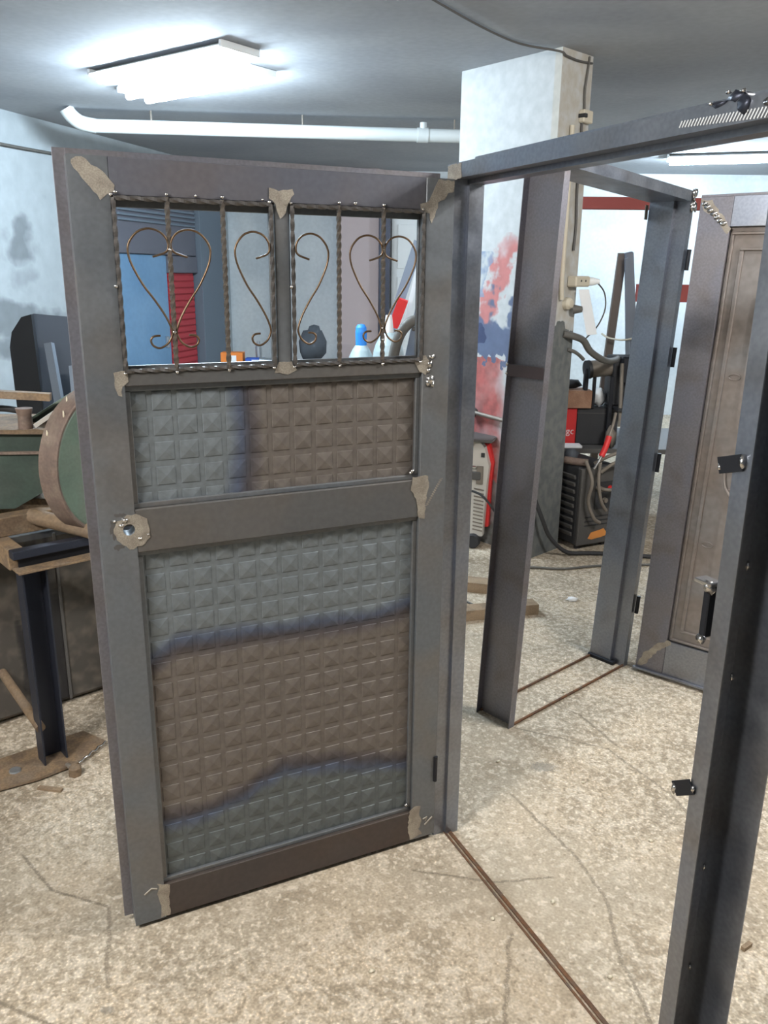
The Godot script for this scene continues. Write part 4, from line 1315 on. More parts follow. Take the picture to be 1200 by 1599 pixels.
func build_column_fittings() -> void:
	var st := mb()
	# cable down the narrow face with a junction box
	var t := thing("junction_box", "small beige junction box with a cable high on the column", "box")
	st = mb()
	col_box(st, 0.20, 0.30, 2.665, 2.735, 0.04, 0.006, 0.001)
	part(t, "body", st, M.beige_plastic)
	st = mb()
	col_box(st, 0.195, 0.225, 2.69, 2.712, 0.05, 0.003)
	part(t, "gland", st, M.black_rubber)
	part(t, "cable", rod([col_right(0.26, 3.02, 0.012), col_right(0.245, 2.92, 0.012), col_right(0.23, 2.84, 0.014), col_right(0.24, 2.74, 0.014)], 0.007, 6, 4), M.grey_hose)
	part(t, "cable", rod([col_right(0.225, 2.665, 0.012), col_right(0.23, 2.5, 0.012), col_right(0.225, 2.3, 0.012), col_right(0.24, 2.1, 0.012), col_right(0.23, 1.95, 0.014)], 0.008, 6, 4), M.dark_grey)
	single("conduit", "pale conduit running down the column's narrow face", "conduit", rod([col_right(0.12, 2.64, 0.016), col_right(0.125, 2.2, 0.016), col_right(0.12, 1.8, 0.018), col_right(0.13, 1.66, 0.02)], 0.014, 8, 4), M.beige_plastic)
	single("ceiling_cable", "thin dark cable tacked along the ceiling to the column", "cable", rod([Vector3(-0.12, 3.02, -3.75), Vector3(0.18, 3.02, -4.25), Vector3(0.48, 3.02, -4.72), Vector3(0.72, 3.02, -5.02), Vector3(0.95, 3.0, -5.08), col_right(0.02, 2.985, 0.012), col_right(0.15, 2.98, 0.012), col_right(0.29, 2.99, 0.012)], 0.006, 6, 5), M.dark_grey)
	# socket with a white plug, timber pad, round box, sheet of paper
	t = thing("power_socket", "beige socket block with a white plug sticking out of the column's edge", "socket")
	st = mb()
	col_box(st, 0.20, 0.36, 1.735, 1.80, 0.07, 0.008)
	part(t, "body", st, M.beige_plastic)
	for u in [0.25, 0.30]:
		st = mb()
		col_box(st, u, u + 0.012, 1.765, 1.777, 0.0715, 0.002, 0.069)
		part(t, "socket_hole", st, M.black_rubber)
	st = mb()
	lathe(st, [[0.0, 0.0], [0.026, 0.0], [0.026, 0.04], [0.014, 0.085], [0.0, 0.087]], 14, Transform3D(Basis(Vector3(0, 1, 0), Vector3(0.85, 0, -0.1).normalized(), Vector3(0, 0, 1)).orthonormalized(), col_right(0.36, 1.768, 0.04)))
	part(t, "plug", st, M.white_plastic)
	part(t, "plug_cable", rod([col_right(0.46, 1.76, 0.06), col_right(0.52, 1.70, 0.08), col_right(0.53, 1.60, 0.09), col_right(0.48, 1.50, 0.08), col_right(0.40, 1.43, 0.06), col_right(0.37, 1.40, 0.04)], 0.005, 6, 5), M.dark_grey)
	t = thing("wall_switch", "round beige switch on the column below the socket", "switch")
	st = mb()
	lathe(st, [[0.0, 0.05], [0.025, 0.048], [0.037, 0.03], [0.037, 0.0]], 18, Transform3D(Basis(Vector3(1, 0, -1).normalized(), Vector3(0.7071, 0, 0.7071), Vector3(0, -1, 0)), col_right(0.20, 1.635, 0.0)))
	part(t, "body", st, M.beige_plastic)
	st = mb()
	lathe(st, [[0.0, 0.06], [0.018, 0.055], [0.03, 0.0]], 14, Transform3D(Basis(Vector3(0, 1, 0), Vector3(0.8, -0.5, 0.2).normalized(), Vector3(0, 0, 1)).orthonormalized(), col_right(0.25, 1.60, 0.03)))
	part(t, "knob", st, M.grey_hose)
	st = mb()
	var pt := Transform3D(Basis(Vector3(0.7071, 0, -0.7071), Vector3(-0.28, 1, 0.06).normalized(), Vector3(0.7071, 0, 0.7071)), col_right(0.40, 1.44, 0.085))
	box(st, Vector3(-0.06, 0, 0), Vector3(0.06, 0.29, 0.003), 0.0008, pt)
	single("paper_sheet", "white paper sheet hanging beside the column's switch", "paper", st, M.paper)
	# thick hose looping from the column to the floor
	single("rubber_hose", "thick grey rubber hose slung from the column towards the roller", "hose", rod([col_right(0.20, 1.45, 0.0), col_right(0.28, 1.43, 0.045), col_right(0.37, 1.40, 0.05), Vector3(1.33, 1.33, -5.38), Vector3(1.45, 1.265, -5.5), Vector3(1.58, 1.235, -5.75), Vector3(1.66, 1.235, -5.93)], 0.022, 12, 6), M.grey_hose)
	single("hose_stub", "short cut hose end sticking out of the column", "hose", rod([col_right(0.26, 1.35, 0.0), col_right(0.31, 1.335, 0.02), col_right(0.36, 1.31, 0.03), col_right(0.40, 1.28, 0.04)], 0.012, 8, 4), M.grey_hose)
	single("floor_hose", "black hose hanging down the column and curving onto the floor", "hose", rod([col_left(0.01, 0.60, 0.012), col_left(-0.005, 0.45, 0.015), Vector3(1.03, 0.28, -5.08), Vector3(1.10, 0.14, -5.12), Vector3(1.22, 0.03, -5.16), Vector3(1.36, 0.016, -5.18), Vector3(1.52, 0.016, -5.17), Vector3(1.9, 0.016, -5.1)], 0.014, 10, 6), M.black_rubber)
	# steel rod bracket on the painted face
	t = thing("steel_bracket", "rusty steel rod bracket fixed across the red painted column face", "bracket")
	part(t, "rod", rod([col_left(0.55, 0.905, 0.03), col_left(0.40, 0.895, 0.03), col_left(0.22, 0.885, 0.03)], 0.014, 8, 4), M.grey_plate)
	st = mb()
	lump(st, col_left(0.56, 0.905, 0.02), Vector3(0.03, 0.03, 0.03), 0.3, 8)
	part(t, "clamp", st, M.dark_grey)

# ---------------------------------------------------------------- right: welders, bench and what stands on it
func build_right_side() -> void:
	# white and red welding machine in front of the painted face
	var a := Vector3(0.69, 0, -5.30)
	var t := thing("welding_machine", "tall white welding machine with red sides by the painted column", "machine", a, atan2(-0.35, 0.93))
	var st := mb()
	prism(st, PackedVector2Array([Vector2(-0.40, 0.05), Vector2(-0.02, 0.085), Vector2(-0.005, 0.45), Vector2(0.005, 0.58), Vector2(-0.03, 0.70), Vector2(-0.06, 0.735), Vector2(-0.40, 0.74)]), Vector3(0, 0, 0), Vector3(0, 0, -0.06), Vector3.RIGHT, Vector3.UP)
	part(t, "front_panel", st, M.machine_grey)
	st = mb()
	prism(st, PackedVector2Array([Vector2(-0.42, 0.06), Vector2(0.005, 0.14), Vector2(0.012, 0.45), Vector2(0.024, 0.59), Vector2(-0.015, 0.715), Vector2(-0.42, 0.75)]), Vector3(0, 0, -0.06), Vector3(0, 0, -0.16), Vector3.RIGHT, Vector3.UP)
	part(t, "red_shell", st, M.red)
	for k in 12:
		st = mb()
		box(st, Vector3(-0.09, -0.005, -0.002), Vector3(-0.02, 0.005, 0.003), 0.001, Transform3D(Basis(Vector3(0, 0, 1), -0.12), Vector3(0.0, 0.12 + k * 0.026, 0.0)))
		part(t, "vent_slot", st, M.grey_plate)
	part(t, "handle_recess", slab(Vector3(-0.14, 0.48, 0.0), Vector3(-0.045, 0.535, 0.02), 0.006), M.dark_grey)
	part(t, "latch", slab(Vector3(-0.075, 0.45, 0.0), Vector3(-0.03, 0.575, 0.012), 0.004), M.grey_plate)
	part(t, "handle_bar", slab(Vector3(-0.16, 0.555, 0.0), Vector3(-0.075, 0.575, 0.022), 0.006), M.weld)
	part(t, "top_slot", slab(Vector3(-0.05, 0.635, 0.0), Vector3(-0.025, 0.665, 0.006), 0.004), M.black_plastic)
	part(t, "top_lid", slab(Vector3(-0.42, 0.745, -0.2), Vector3(0.03, 0.765, 0.06), 0.004), M.dark_grey)
	part(t, "lead", rod([Vector3(-0.1, 0.40, 0.01), Vector3(-0.02, 0.385, 0.05), Vector3(0.06, 0.30, 0.05), Vector3(0.13, 0.15, 0.0), Vector3(0.16, 0.012, -0.05)], 0.008, 8, 5), M.black_rubber)
	st = mb()
	lathe(st, [[0.0, 0.05], [0.045, 0.05], [0.05, 0.04], [0.05, 0.0], [0.0, 0.0]], 16, Transform3D(Basis(Vector3(1, 0, 0), Vector3(0, 0, 1), Vector3(0, -1, 0)), Vector3(-0.08, 0.05, -0.01)))
	part(t, "caster", st, M.black_rubber)
	part(t, "base", slab(Vector3(-0.4, 0.0, -0.16), Vector3(-0.12, 0.06, -0.06), 0.005), M.black_plastic)
	# red canister standing on the machine
	t = thing("red_canister", "red canister with a pale cap standing on the white welding machine", "canister", Vector3(0.50, 0.765, -5.25))
	st = mb()
	lathe(st, [[0.0, 0.0], [0.06, 0.0], [0.06, 0.20], [0.045, 0.24], [0.0, 0.245]], 20, Transform3D())
	part(t, "body", st, M.red)
	st = mb()
	lathe(st, [[0.047, 0.235], [0.047, 0.28], [0.03, 0.30], [0.0, 0.30]], 20, Transform3D())
	part(t, "cap", st, M.machine_grey)

	# black welding machine with louvred side
	t = thing("welding_machine", "black louvred welding machine with an orange plate on the floor right of the column", "machine", Vector3(1.315, 0, -5.27), 0.45)
	part(t, "front_panel", slab(Vector3(0.0, 0.03, -0.03), Vector3(0.30, 0.57, 0.0), 0.008), M.dark_grey)
	part(t, "body", slab(Vector3(0.0, 0.03, -0.46), Vector3(0.30, 0.575, -0.03), 0.01), M.black_plastic)
	for k in 9:
		st = mb()
		box(st, Vector3(-0.012, 0.0, -0.40), Vector3(0.004, 0.028, -0.06), 0.003, Transform3D(Basis(Vector3(0, 0, 1), 0.35), Vector3(0.002, 0.09 + k * 0.05, 0)))
		part(t, "louvre", st, M.dark_grey)
	for k in 3:
		st = mb()
		box(st, Vector3(0.05, 0.165 + k * 0.03, -0.002), Vector3(0.28, 0.173 + k * 0.03, 0.004), 0.001)
		part(t, "groove_trim", st, M.black_plastic)
	st = mb()
	prism(st, roughen(PackedVector2Array([Vector2(0.09, 0.075), Vector2(0.12, 0.065), Vector2(0.235, 0.082), Vector2(0.245, 0.105), Vector2(0.22, 0.135), Vector2(0.11, 0.115)]), 0.03, 0.002, 5), Vector3(0, 0, 0), Vector3(0, 0, 0.004), Vector3.RIGHT, Vector3.UP)
	part(t, "name_plate", st, M.orange)
	part(t, "control_panel", slab(Vector3(0.12, 0.28, 0.0), Vector3(0.28, 0.47, 0.006), 0.004), M.black_plastic)
	for q in [[0.16, 0.42], [0.24, 0.42], [0.2, 0.34]]:
		st = mb()
		lathe(st, [[0.0, 0.02], [0.016, 0.02], [0.02, 0.0]], 12, Transform3D(Basis(Vector3(1, 0, 0), Vector3(0, 0, 1), Vector3(0, -1, 0)), Vector3(q[0], q[1], 0.006)))
		part(t, "dial", st, M.red if q[0] > 0.22 else M.grey_plate)
	for q in [[0.02, -0.42], [0.24, -0.42], [0.02, -0.06], [0.24, -0.06]]:
		part(t, "foot", slab(Vector3(q[0], 0, q[1]), Vector3(q[0] + 0.04, 0.03, q[1] + 0.03), 0.003), M.black_rubber)
	# cables thrown over it
	var loops := [
		[Vector3(1.34, 0.62, -5.30), Vector3(1.37, 0.50, -5.22), Vector3(1.36, 0.36, -5.24), Vector3(1.41, 0.24, -5.25), Vector3(1.46, 0.20, -5.28)],
		[Vector3(1.45, 0.62, -5.35), Vector3(1.42, 0.50, -5.25), Vector3(1.45, 0.36, -5.26), Vector3(1.50, 0.28, -5.30)],
		[Vector3(1.42, 0.44, -5.30), Vector3(1.52, 0.43, -5.28), Vector3(1.62, 0.47, -5.3), Vector3(1.72, 0.49, -5.32)],
		[Vector3(1.40, 0.60, -5.32), Vector3(1.50, 0.66, -5.3), Vector3(1.60, 0.68, -5.32), Vector3(1.72, 0.63, -5.34)],
		[Vector3(1.44, 0.55, -5.28), Vector3(1.52, 0.62, -5.26), Vector3(1.62, 0.64, -5.28), Vector3(1.7, 0.58, -5.3)],
		[Vector3(1.60, 0.60, -5.4), Vector3(1.60, 0.45, -5.38), Vector3(1.62, 0.32, -5.36), Vector3(1.70, 0.22, -5.34)]]
	for i in loops.size():
		single("welding_cable", ["grey-brown cable drooping lowest over the black welder's left front", "dusty cable hanging down the middle of the black welder", "pale cable running level across the black welder's front", "thick cable arching highest over the black welder", "dusty cable looped just under the highest arch", "black cable hanging down right of the black welder"][i], "cable", rod(loops[i], 0.012 if i != 5 else 0.008, 8, 6), M.cable_pile if i != 5 else M.black_rubber, "cables over the black welder")
	# electrode holder with a red grip
	t = thing("electrode_holder", "electrode holder with a red grip lying over the cables", "tool")
	part(t, "grip", rod([Vector3(1.425, 0.665, -5.25), Vector3(1.455, 0.73, -5.27), Vector3(1.475, 0.79, -5.29)], 0.020, 10, 4), M.red)
	part(t, "jaw", rod([Vector3(1.425, 0.665, -5.25), Vector3(1.40, 0.62, -5.235), Vector3(1.375, 0.585, -5.225)], 0.008, 8, 3), M.weld)
	part(t, "lead", rod([Vector3(1.475, 0.79, -5.29), Vector3(1.50, 0.85, -5.32), Vector3(1.53, 0.93, -5.38)], 0.010, 8, 4), M.grey_plate)
	# rolled cloth on the welder
	single("rag", "dusty pink rag rolled on top of the black welder", "cloth", rod([Vector3(1.22, 0.606, -5.40), Vector3(1.29, 0.603, -5.36), Vector3(1.36, 0.601, -5.33)], 0.026, 10, 4), M.rim_brown)

	# bench behind with its load
	t = thing("work_bench", "dark steel bench behind the black welder carrying boxes and a roller", "bench", Vector3(1.28, 0, -6.75))
	part(t, "bench_top", slab(Vector3(0.0, 0.55, 0.0), Vector3(1.6, 0.585, 0.88), 0.004), M.dark_grey)
	for q in [[0.02, 0.04], [1.53, 0.04], [0.02, 0.80], [1.53, 0.80]]:
		part(t, "leg", slab(Vector3(q[0], 0, q[1]), Vector3(q[0] + 0.05, 0.55, q[1] + 0.05), 0.003), M.black_steel)
	# black case with a red end
	t = thing("tool_case", "black tool case with a red end on the bench", "case", Vector3(1.335, 0.585, -6.02), 0.0)
	part(t, "body", slab(Vector3(0.09, 0.0, -0.25), Vector3(0.40, 0.275, 0.0), 0.006), M.black_plastic)
	var re := part(t, "red_end", slab(Vector3(-0.05, 0.0, -0.25), Vector3(0.09, 0.277, 0.004), 0.004), M.red)
	var tm := TextMesh.new()
	tm.text = "gc"
	var sf := SystemFont.new()
	sf.font_names = PackedStringArray(["Droid Sans"])
	tm.font = sf
	tm.font_size = 32
	tm.pixel_size = 0.0018
	tm.depth = 0.001
	var tn := MeshInstance3D.new()
	tn.name = "lettering"
	tn.mesh = tm
	tn.material_override = M.white_plastic
	re.add_child(tn)
	tn.position = Vector3(0.045, 0.10, 0.0045)
	part(t, "lid_line", slab(Vector3(0.09, 0.235, -0.004), Vector3(0.40, 0.241, 0.0015), 0.0005), M.dark_grey)
	# cardboard box on the case
	t = thing("cardboard_box", "brown cardboard box on the tool case", "box", Vector3(1.27, 0.863, -5.99), 0.0)
	part(t, "body", slab(Vector3(0.0, 0.0, -0.22), Vector3(0.25, 0.125, -0.002), 0.002), M.cardboard)
	part(t, "flap", slab(Vector3(0.0, 0.125, -0.10), Vector3(0.25, 0.129, -0.002), 0.001), M.cardboard)
	st = mb()
	lump(st, Vector3(1.38, 1.028, -6.10), Vector3(0.085, 0.035, 0.06), 0.12, 12)
	single("leather_glove", "crumpled dark welding glove on the cardboard box", "glove", st, M.black_rubber)
	st = mb()
	lump(st, Vector3(1.60, 0.93, -6.12), Vector3(0.05, 0.07, 0.05), 0.25, 13)
	single("plastic_bag", "crumpled white plastic bag behind the cardboard box", "bag", st, M.white_plastic)
	single("shelf_board", "dark board bridging the tool case and the roller stand", "board", slab(Vector3(1.68, 0.863, -6.25), Vector3(1.98, 0.885, -5.85), 0.002), M.black_plastic)
	st = mb()
	lump(st, Vector3(1.80, 0.935, -5.90), Vector3(0.06, 0.05, 0.045), 0.3, 14)
	single("blue_rag", "crumpled blue and white rag under the roller", "cloth", st, M.cloth_blue)
	# pale paper pile in front of the case
	single("paper_pile", "pile of pale paper in front of the tool case", "paper", slab(Vector3(1.22, 0.585, -5.98), Vector3(1.45, 0.605, -5.88), 0.003), M.paper)
	st = mb()
	lump(st, Vector3(1.27, 0.625, -5.45), Vector3(0.05, 0.05, 0.05), 0.3, 15)
	single("hand_lamp_body", "small dark hand lamp body on top of the black welder", "cloth", st, M.cloth_dark)  # lump for the body of an unlit hand lamp
	st = mb()
	lump(st, Vector3(1.665, 0.665, -5.92), Vector3(0.04, 0.085, 0.045), 0.45, 17)
	single("canvas_bundle", "crumpled beige canvas bundle at the bench's right end", "cloth", st, M.cable_pile)
	# roller machine
	t = thing("pipe_roller", "dark pipe roller machine with a round drum right of the column", "machine")
	st = mb()
	tube(st, PackedVector3Array([Vector3(1.49, 1.145, -6.02), Vector3(1.68, 1.16, -6.06)]), 0.062, 20)
	part(t, "drum", st, M.grey_plate)
	st = mb()
	tube(st, PackedVector3Array([Vector3(1.468, 1.142, -6.015), Vector3(1.492, 1.145, -6.02)]), 0.068, 20)
	part(t, "drum_cap", st, M.black_plastic)
	part(t, "yoke", slab(Vector3(1.455, 0.995, -6.04), Vector3(1.485, 1.15, -5.99), 0.004), M.black_steel)
	part(t, "yoke", slab(Vector3(1.525, 0.862, -6.04), Vector3(1.545, 1.10, -6.0), 0.004), M.black_steel)
	part(t, "gearbox", slab(Vector3(1.655, 0.886, -6.2), Vector3(1.86, 1.24, -5.98), 0.01), M.black_plastic)
	part(t, "gear_cover", slab(Vector3(1.70, 1.05, -5.99), Vector3(1.86, 1.245, -5.93), 0.03), M.black_steel)
	part(t, "stand_post", slab(Vector3(1.64, 0.586, -6.01), Vector3(1.67, 1.1, -5.975), 0.003), M.black_steel)
	st = mb()
	tube(st, PackedVector3Array([Vector3(1.70, 1.20, -5.93), Vector3(1.71, 0.75, -5.88)]), 0.014, 8)
	part(t, "feed_lever", st, M.grey_plate)
	# leaning profiles tied with wire
	t = thing("steel_profile", "dark brownish profile leaning left in the tied pair by the white wall", "profile", Vector3.ZERO, 0.0, "profiles tied behind the bench")
	st = mb()
	beam_between(st, Vector3(1.79, 0.0, -6.9), Vector3(1.775, 1.965, -6.45), 0.06, 0.04, Vector3(0, 0, 1))
	part(t, "bar", st, M.profile_brown)
	t = thing("steel_profile", "blue-grey profile leaning right in the tied pair by the white wall", "profile", Vector3.ZERO, 0.0, "profiles tied behind the bench")
	st = mb()
	beam_between(st, Vector3(2.22, 0.0, -6.9), Vector3(1.815, 1.97, -6.42), 0.06, 0.04, Vector3(0, 0, 1))
	part(t, "bar", st, M.profile_grey)
	st = mb()
	beam_between(st, Vector3(2.12, 0.0, -6.86), Vector3(1.79, 1.93, -6.38), 0.025, 0.02, Vector3(0, 0, 1))
	part(t, "bar", st, M.profile_grey)
	single("tie_wire", "loop of pale wire round the leaning pair of profiles", "wire", rod([Vector3(1.70, 1.365, -6.57), Vector3(1.75, 1.335, -6.52), Vector3(1.85, 1.325, -6.47), Vector3(1.98, 1.345, -6.52)], 0.007, 6, 5), M.beige_plastic)
	# red-primed portal behind
	t = thing("primed_portal", "red-primed steel portal with a level beam behind the second frame", "frame")
	part(t, "beam", slab(Vector3(1.40, 2.305, -6.90), Vector3(2.72, 2.395, -6.82), 0.003), M.red_primer)
	for x in [1.36, 2.66]:
		part(t, "leg", slab(Vector3(x, 0, -6.90), Vector3(x + 0.06, 2.395, -6.83), 0.003), M.red_primer)
	part(t, "brace", slab(Vector3(2.05, 1.60, -6.96), Vector3(2.72, 1.74, -6.90), 0.003), M.red_primer)

# ---------------------------------------------------------------- far left and far end of the room
func on_wall(u: float, h: float, off: float) -> Vector3:
	return WALL_A + wall_dir * u + Vector3(0, h, 0) + wall_nor * off

func wall_box(u0: float, u1: float, h0: float, h1: float, d0: float, d1: float, bev := 0.003) -> SurfaceTool:
	var st := mb()
	box(st, Vector3(u0, h0, d0), Vector3(u1, h1, d1), bev, Transform3D(Basis(wall_dir, Vector3.UP, wall_nor), WALL_A))
	return st

func build_background() -> void:
	var t := thing("ventilation_grille", "dark slatted grille panel high on the left wall above the blue door", "grille")
	part(t, "frame", wall_box(1.35, 2.98, 1.97, 2.66, 0.0, 0.08, 0.005), M.shutter_dark)
	for k in 8:
		var st := mb()
		box(st, Vector3(1.40, 2.28 + k * 0.047, 0.08), Vector3(2.95, 2.305 + k * 0.047, 0.105), 0.004, Transform3D(Basis(wall_dir, Vector3.UP, wall_nor), WALL_A))
		part(t, "slat", st, M.grey_pilaster)
	t = thing("blue_door", "plain light blue metal door in the left wall", "door")
	part(t, "leaf", wall_box(1.38, 2.34, 0.0, 1.965, 0.0, 0.05, 0.004), M.blue_panel)
	part(t, "handle", wall_box(2.22, 2.26, 0.98, 1.1, 0.05, 0.08, 0.004), M.silver)
	t = thing("red_shutter", "narrow red slatted shutter right of the blue door", "shutter")
	part(t, "head_box", wall_box(2.34, 2.98, 1.78, 1.962, 0.0, 0.09, 0.006), M.shutter_dark)
	part(t, "backing", wall_box(2.34, 2.95, 0.0, 1.78, 0.0, 0.04, 0.002), M.red_shutter)
	for k in 24:
		part(t, "slat", wall_box(2.36, 2.93, 0.06 + k * 0.071, 0.118 + k * 0.071, 0.04, 0.058, 0.01), M.red_shutter)
	structure("grey_pilaster", wall_box(2.985, 3.62, 0.0, 2.66, 0.0, 0.14, 0.004), M.grey_pilaster, "blue-grey painted pilaster in the far left corner", "pilaster")
	# far wall: steel post, pink pilaster, dark post, white panel door
	single("steel_post", "brown steel post standing against the far wall", "post", slab(Vector3(-1.49, 0, -10.96), Vector3(-1.34, 2.62, -10.86), 0.004), M.profile_brown)
	structure("pink_pilaster", slab(Vector3(-0.60, 0, -11.0), Vector3(-0.10, CEIL, -10.75), 0.004), M.pink_plaster, "dusty pink pilaster on the far wall", "pilaster")
	single("dark_post", "dark blue steel post beside the pink pilaster", "post", slab(Vector3(-0.10, 0, -10.9), Vector3(0.04, 2.72, -10.70), 0.004), M.navy_steel)
	t = thing("white_door", "white panelled door on the far wall right of the dark post", "door", Vector3(0.06, 0, -10.975))
	part(t, "leaf", slab(Vector3(0.0, 0.0, -0.02), Vector3(0.88, 2.5, 0.02), 0.004), M.white_paint)
	for q in [[0.08, 1.86, 0.8, 2.4], [0.08, 0.95, 0.8, 1.76], [0.08, 0.1, 0.8, 0.85]]:
		part(t, "raised_panel", slab(Vector3(q[0], q[1], 0.02), Vector3(q[2], q[3], 0.032), 0.008), M.white_paint)
	part(t, "handle", slab(Vector3(0.80, 1.02, 0.02), Vector3(0.84, 1.16, 0.07), 0.006), M.silver)
	# pipe under the ceiling
	t = thing("drain_pipe", "white plastic drain pipe hung level under the ceiling", "pipe")
	var st := mb()
	tube(st, smooth_path([Vector3(-2.53, 3.02, -7.02), Vector3(-2.50, 2.97, -7.04), Vector3(-2.44, 2.925, -7.07), Vector3(-2.33, 2.905, -7.10)], 5), 0.055, 16)
	part(t, "elbow", st, M.pvc)
	st = mb()
	tube(st, PackedVector3Array([Vector3(-2.36, 2.907, -7.10), Vector3(0.72, 2.905, -7.42)]), 0.052, 18)
	part(t, "run", st, M.pvc)
	st = mb()
	tube(st, PackedVector3Array([Vector3(0.24, 2.905, -7.37), Vector3(0.33, 2.905, -7.38)]), 0.058, 18)
	part(t, "socket", st, M.pvc)
	st = mb()
	tube(st, PackedVector3Array([Vector3(0.29, 2.92, -7.37), Vector3(0.29, 3.0, -7.37)]), 0.028, 14)
	part(t, "inspection_cap", st, M.pvc)
	for x in [-1.9, -0.7, 0.55]:
		st = mb()
		tube(st, PackedVector3Array([Vector3(x, 2.90, -7.10 - 0.1039 * (x + 2.36) ), Vector3(x, 3.03, -7.10 - 0.1039 * (x + 2.36))]), 0.008, 6)
		part(t, "hanger", st, M.grey_plate)
	single("wall_cable", "dark cable strung along the top of the left wall", "cable", rod([on_wall(-1.6, 2.78, 0.02), on_wall(-0.2, 2.76, 0.03), on_wall(0.8, 2.78, 0.02)], 0.012, 6, 6), M.grey_hose)
	# bench under the far wall with small things on it
	t = thing("work_bench", "grey work bench along the far wall behind the grille", "bench", Vector3(-1.95, 0, -9.3))
	part(t, "bench_top", slab(Vector3(0, 0.78, 0), Vector3(1.55, 0.82, 0.7), 0.004), M.grey_plate)
	for q in [[0.02, 0.04], [1.48, 0.04], [0.02, 0.6], [1.48, 0.6]]:
		part(t, "leg", slab(Vector3(q[0], 0, q[1]), Vector3(q[0] + 0.05, 0.78, q[1] + 0.05), 0.003), M.dark_grey)
	t = thing("parts_box", "orange and white cardboard parts box on the far bench", "box", Vector3(-1.79, 0.82, -8.95))
	part(t, "body", slab(Vector3(0, 0, -0.15), Vector3(0.24, 0.14, 0), 0.003), M.box_orange)
	part(t, "label_panel", slab(Vector3(0.07, 0.01, 0.0), Vector3(0.17, 0.11, 0.003), 0.0005), M.paper)
	t = thing("parts_box", "small blue and white box on the far bench", "box", Vector3(-1.52, 0.82, -8.92))
	part(t, "body", slab(Vector3(0, 0, -0.12), Vector3(0.2, 0.085, 0), 0.003), M.box_blue)
	part(t, "label_panel", slab(Vector3(0.07, 0.008, 0.0), Vector3(0.195, 0.07, 0.003), 0.0005), M.paper)
	t = thing("spray_can", "silver spray can standing on the far bench", "can", Vector3(-1.40, 0.82, -9.12))
	st = mb()
	lathe(st, [[0.0, 0.0], [0.035, 0.0], [0.035, 0.19], [0.02, 0.215], [0.02, 0.25], [0.0, 0.252]], 16, Transform3D())
	part(t, "body", st, M.silver)
	st = mb()
	tube(st, PackedVector3Array([Vector3(-1.36, 0.875, -8.9), Vector3(-1.18, 0.865, -8.9)]), 0.045, 14)
	single("metal_tin", "grey metal tin lying on the far bench", "tin", st, M.silver)
	st = mb()
	lump(st, Vector3(-0.80, 1.02, -9.05), Vector3(0.15, 0.19, 0.15), 0.18, 21)
	lump(st, Vector3(-0.78, 1.12, -9.05), Vector3(0.08, 0.14, 0.08), 0.18, 22)
	single("jacket", "dark jacket heaped on the far bench's right end", "jacket", st, M.cloth_dark)
	# gas cylinders
	for q in [[-0.18, -6.05, 1.30, 0.105, true], [0.02, -5.92, 1.40, 0.112, false]]:
		var col: Material = M.cyl_grey
		var g := thing("gas_cylinder", "grey gas cylinder with a bright blue valve cap" if q[4] else "taller grey gas cylinder with a bare neck behind the right grille bar", "cylinder", Vector3(q[0], 0, q[1]), 0.0, "gas cylinders behind the door")
		st = mb()
		var R: float = q[3]
		var hh: float = q[2]
		lathe(st, [[0.0, 0.0], [R * 0.95, 0.0], [R, 0.03], [R, hh - 0.17], [R * 0.96, hh - 0.13], [R * 0.84, hh - 0.085], [R * 0.62, hh - 0.035], [R * 0.42, hh - 0.005], [R * 0.36, hh]], 28, Transform3D())
		part(g, "body", st, col)
		st = mb()
		if q[4]:
			lathe(st, [[0.040, hh - 0.012], [0.042, hh + 0.09], [0.038, hh + 0.125], [0.026, hh + 0.145], [0.0, hh + 0.15]], 20, Transform3D())
			part(g, "valve_cap", st, M.cyl_blue)
		else:
			lathe(st, [[0.036, hh - 0.01], [0.03, hh + 0.05], [0.022, hh + 0.12], [0.0, hh + 0.122]], 16, Transform3D())
			part(g, "valve", st, M.white_plastic)
	# profiles leaning by the cylinders
	var lp := [[Vector3(-0.41, 0.0, -6.52), Vector3(0.235, 2.03, -6.32), 0.075, M.profile_grey, "blue-grey profile leaning left of the white strip behind the grille"],
		[Vector3(-0.16, 0.0, -6.46), Vector3(0.27, 2.02, -6.27), 0.03, M.white_paint, "narrow white strip leaning between two profiles behind the grille"],
		[Vector3(-0.05, 0.0, -6.42), Vector3(0.33, 1.95, -6.24), 0.07, M.profile_grey, "blue-grey profile leaning right of the white strip behind the grille"]]
	for q in lp:
		st = mb()
		beam_between(st, q[0], q[1], q[2], 0.03, Vector3(0, 0, 1))
		single("steel_profile", q[4], "profile", st, q[3], "profiles leaning by the gas cylinders")
	st = mb()
	beam_between(st, Vector3(0.055, 1.42, -6.24), Vector3(0.125, 1.62, -6.20), 0.075, 0.05, Vector3(0, 0, 1))
	single("red_funnel", "red plastic piece among the leaning profiles", "funnel", st, M.red)
	t = thing("hose_rack", "dark stand carrying a bent grey hose behind the grille", "stand")
	part(t, "hose", rod([Vector3(0.02, 0.9, -5.1), Vector3(0.04, 1.25, -5.1), Vector3(0.08, 1.43, -5.1), Vector3(0.15, 1.52, -5.1), Vector3(0.22, 1.525, -5.12), Vector3(0.27, 1.48, -5.14)], 0.032, 12, 6), M.grey_hose)
	st = mb()
	beam_between(st, Vector3(0.08, 0.0, -5.14), Vector3(0.22, 1.46, -5.14), 0.035, 0.035, Vector3(0, 0, 1))
	part(t, "post", st, M.black_steel)
	st = mb()
	beam_between(st, Vector3(0.36, 0.0, -5.16), Vector3(0.24, 1.44, -5.16), 0.025, 0.025, Vector3(0, 0, 1))
	part(t, "post", st, M.black_steel)
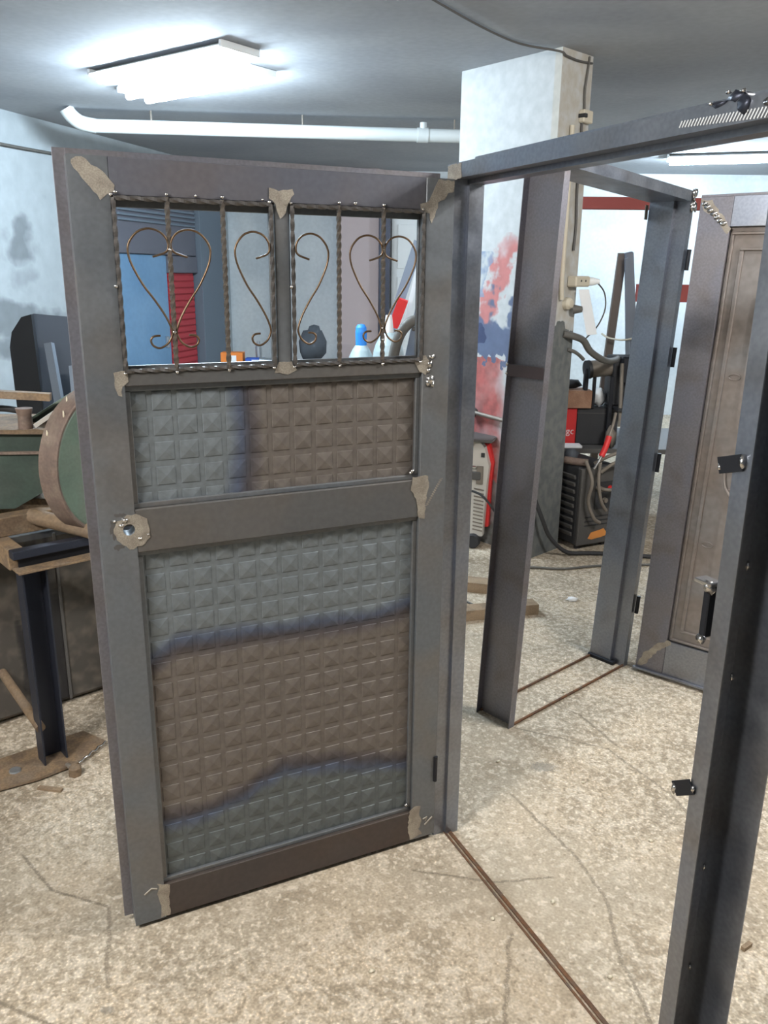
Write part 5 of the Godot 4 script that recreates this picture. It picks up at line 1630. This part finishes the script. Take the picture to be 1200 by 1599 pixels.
	part(t, "cross_bar", slab(Vector3(0.16, 1.465, -5.2), Vector3(0.36, 1.49, -5.1), 0.004), M.dark_grey)
	st = mb()
	tube(st, PackedVector3Array([Vector3(0.25, 1.56, -5.14), Vector3(0.34, 1.57, -5.14)]), 0.05, 16)
	part(t, "reel", st, M.silver)

# ---------------------------------------------------------------- on the floor
func build_floor_bits() -> void:
	var st := mb()
	beam_between(st, Vector3(0.40, 0.03, -4.58), Vector3(0.72, 0.03, -4.50), 0.11, 0.06, Vector3.UP)
	single("timber_block", "brown timber block on the floor nearer the column", "timber", st, M.wood, "timber blocks on the floor")
	st = mb()
	beam_between(st, Vector3(0.38, 0.03, -4.10), Vector3(0.85, 0.03, -4.22), 0.09, 0.06, Vector3.UP)
	single("timber_block", "longer brown timber block on the floor behind the second frame's left post", "timber", st, M.wood, "timber blocks on the floor")
	single("floor_cable", "thin grey double cable crossing the floor behind the second frame", "cable", rod([Vector3(0.75, 0.009, -4.9), Vector3(0.95, 0.009, -4.91), Vector3(1.15, 0.009, -4.89), Vector3(1.43, 0.009, -4.96), Vector3(2.0, 0.009, -5.0)], 0.008, 8, 5), M.grey_hose)
	single("floor_cable", "thin dark cable on the floor between the two timber blocks", "cable", rod([Vector3(0.46, 0.007, -4.36), Vector3(0.56, 0.007, -4.24), Vector3(0.62, 0.007, -4.27), Vector3(0.68, 0.007, -4.3)], 0.006, 6, 4), M.dark_grey)
	st = mb()
	lump(st, Vector3(1.09, 0.012, -4.38), Vector3(0.03, 0.014, 0.02), 0.4, 31)
	single("paper_scrap", "crumpled white paper scrap on the floor behind the frames", "paper", st, M.paper)
	st = mb()
	lump(st, Vector3(1.62, 0.02, -5.42), Vector3(0.09, 0.022, 0.05), 0.3, 32)
	single("plastic_wrap", "flat white plastic wrap on the floor right of the black welder", "plastic", st, M.white_plastic)
	st = mb()
	beam_between(st, Vector3(1.015, 0.006, -1.845), Vector3(1.045, 0.006, -1.865), 0.012, 0.012, Vector3.UP)
	single("wood_splinter", "small orange-brown wood splinter on the floor right of the strike post", "splinter", st, M.wood)
	st = mb()
	beam_between(st, Vector3(-1.24, 0.005, -2.55), Vector3(-1.15, 0.005, -2.535), 0.018, 0.009, Vector3.UP)
	single("wood_splinter", "pale wood splinter on the floor in front of the machine stand", "splinter", st, M.wood)
	var g := RandomNumberGenerator.new()
	g.seed = 5
	for q in [[0.33, -1.95], [0.30, -2.3], [0.62, -1.75], [-0.02, -1.76], [0.75, -2.62], [0.05, -1.45], [-0.35, -1.5], [0.52, -2.02], [0.9, -2.3], [-0.62, -1.3], [0.45, -2.75], [0.82, -3.3]]:
		st = mb()
		lump(st, Vector3(q[0], 0.003, q[1]), Vector3(0.004 + g.randf() * 0.005, 0.0035, 0.004 + g.randf() * 0.004), 0.4, g.randi())
		single("metal_chip", "tiny bright chip lying on the concrete floor", "chip", st, M.chip, "chips on the floor")
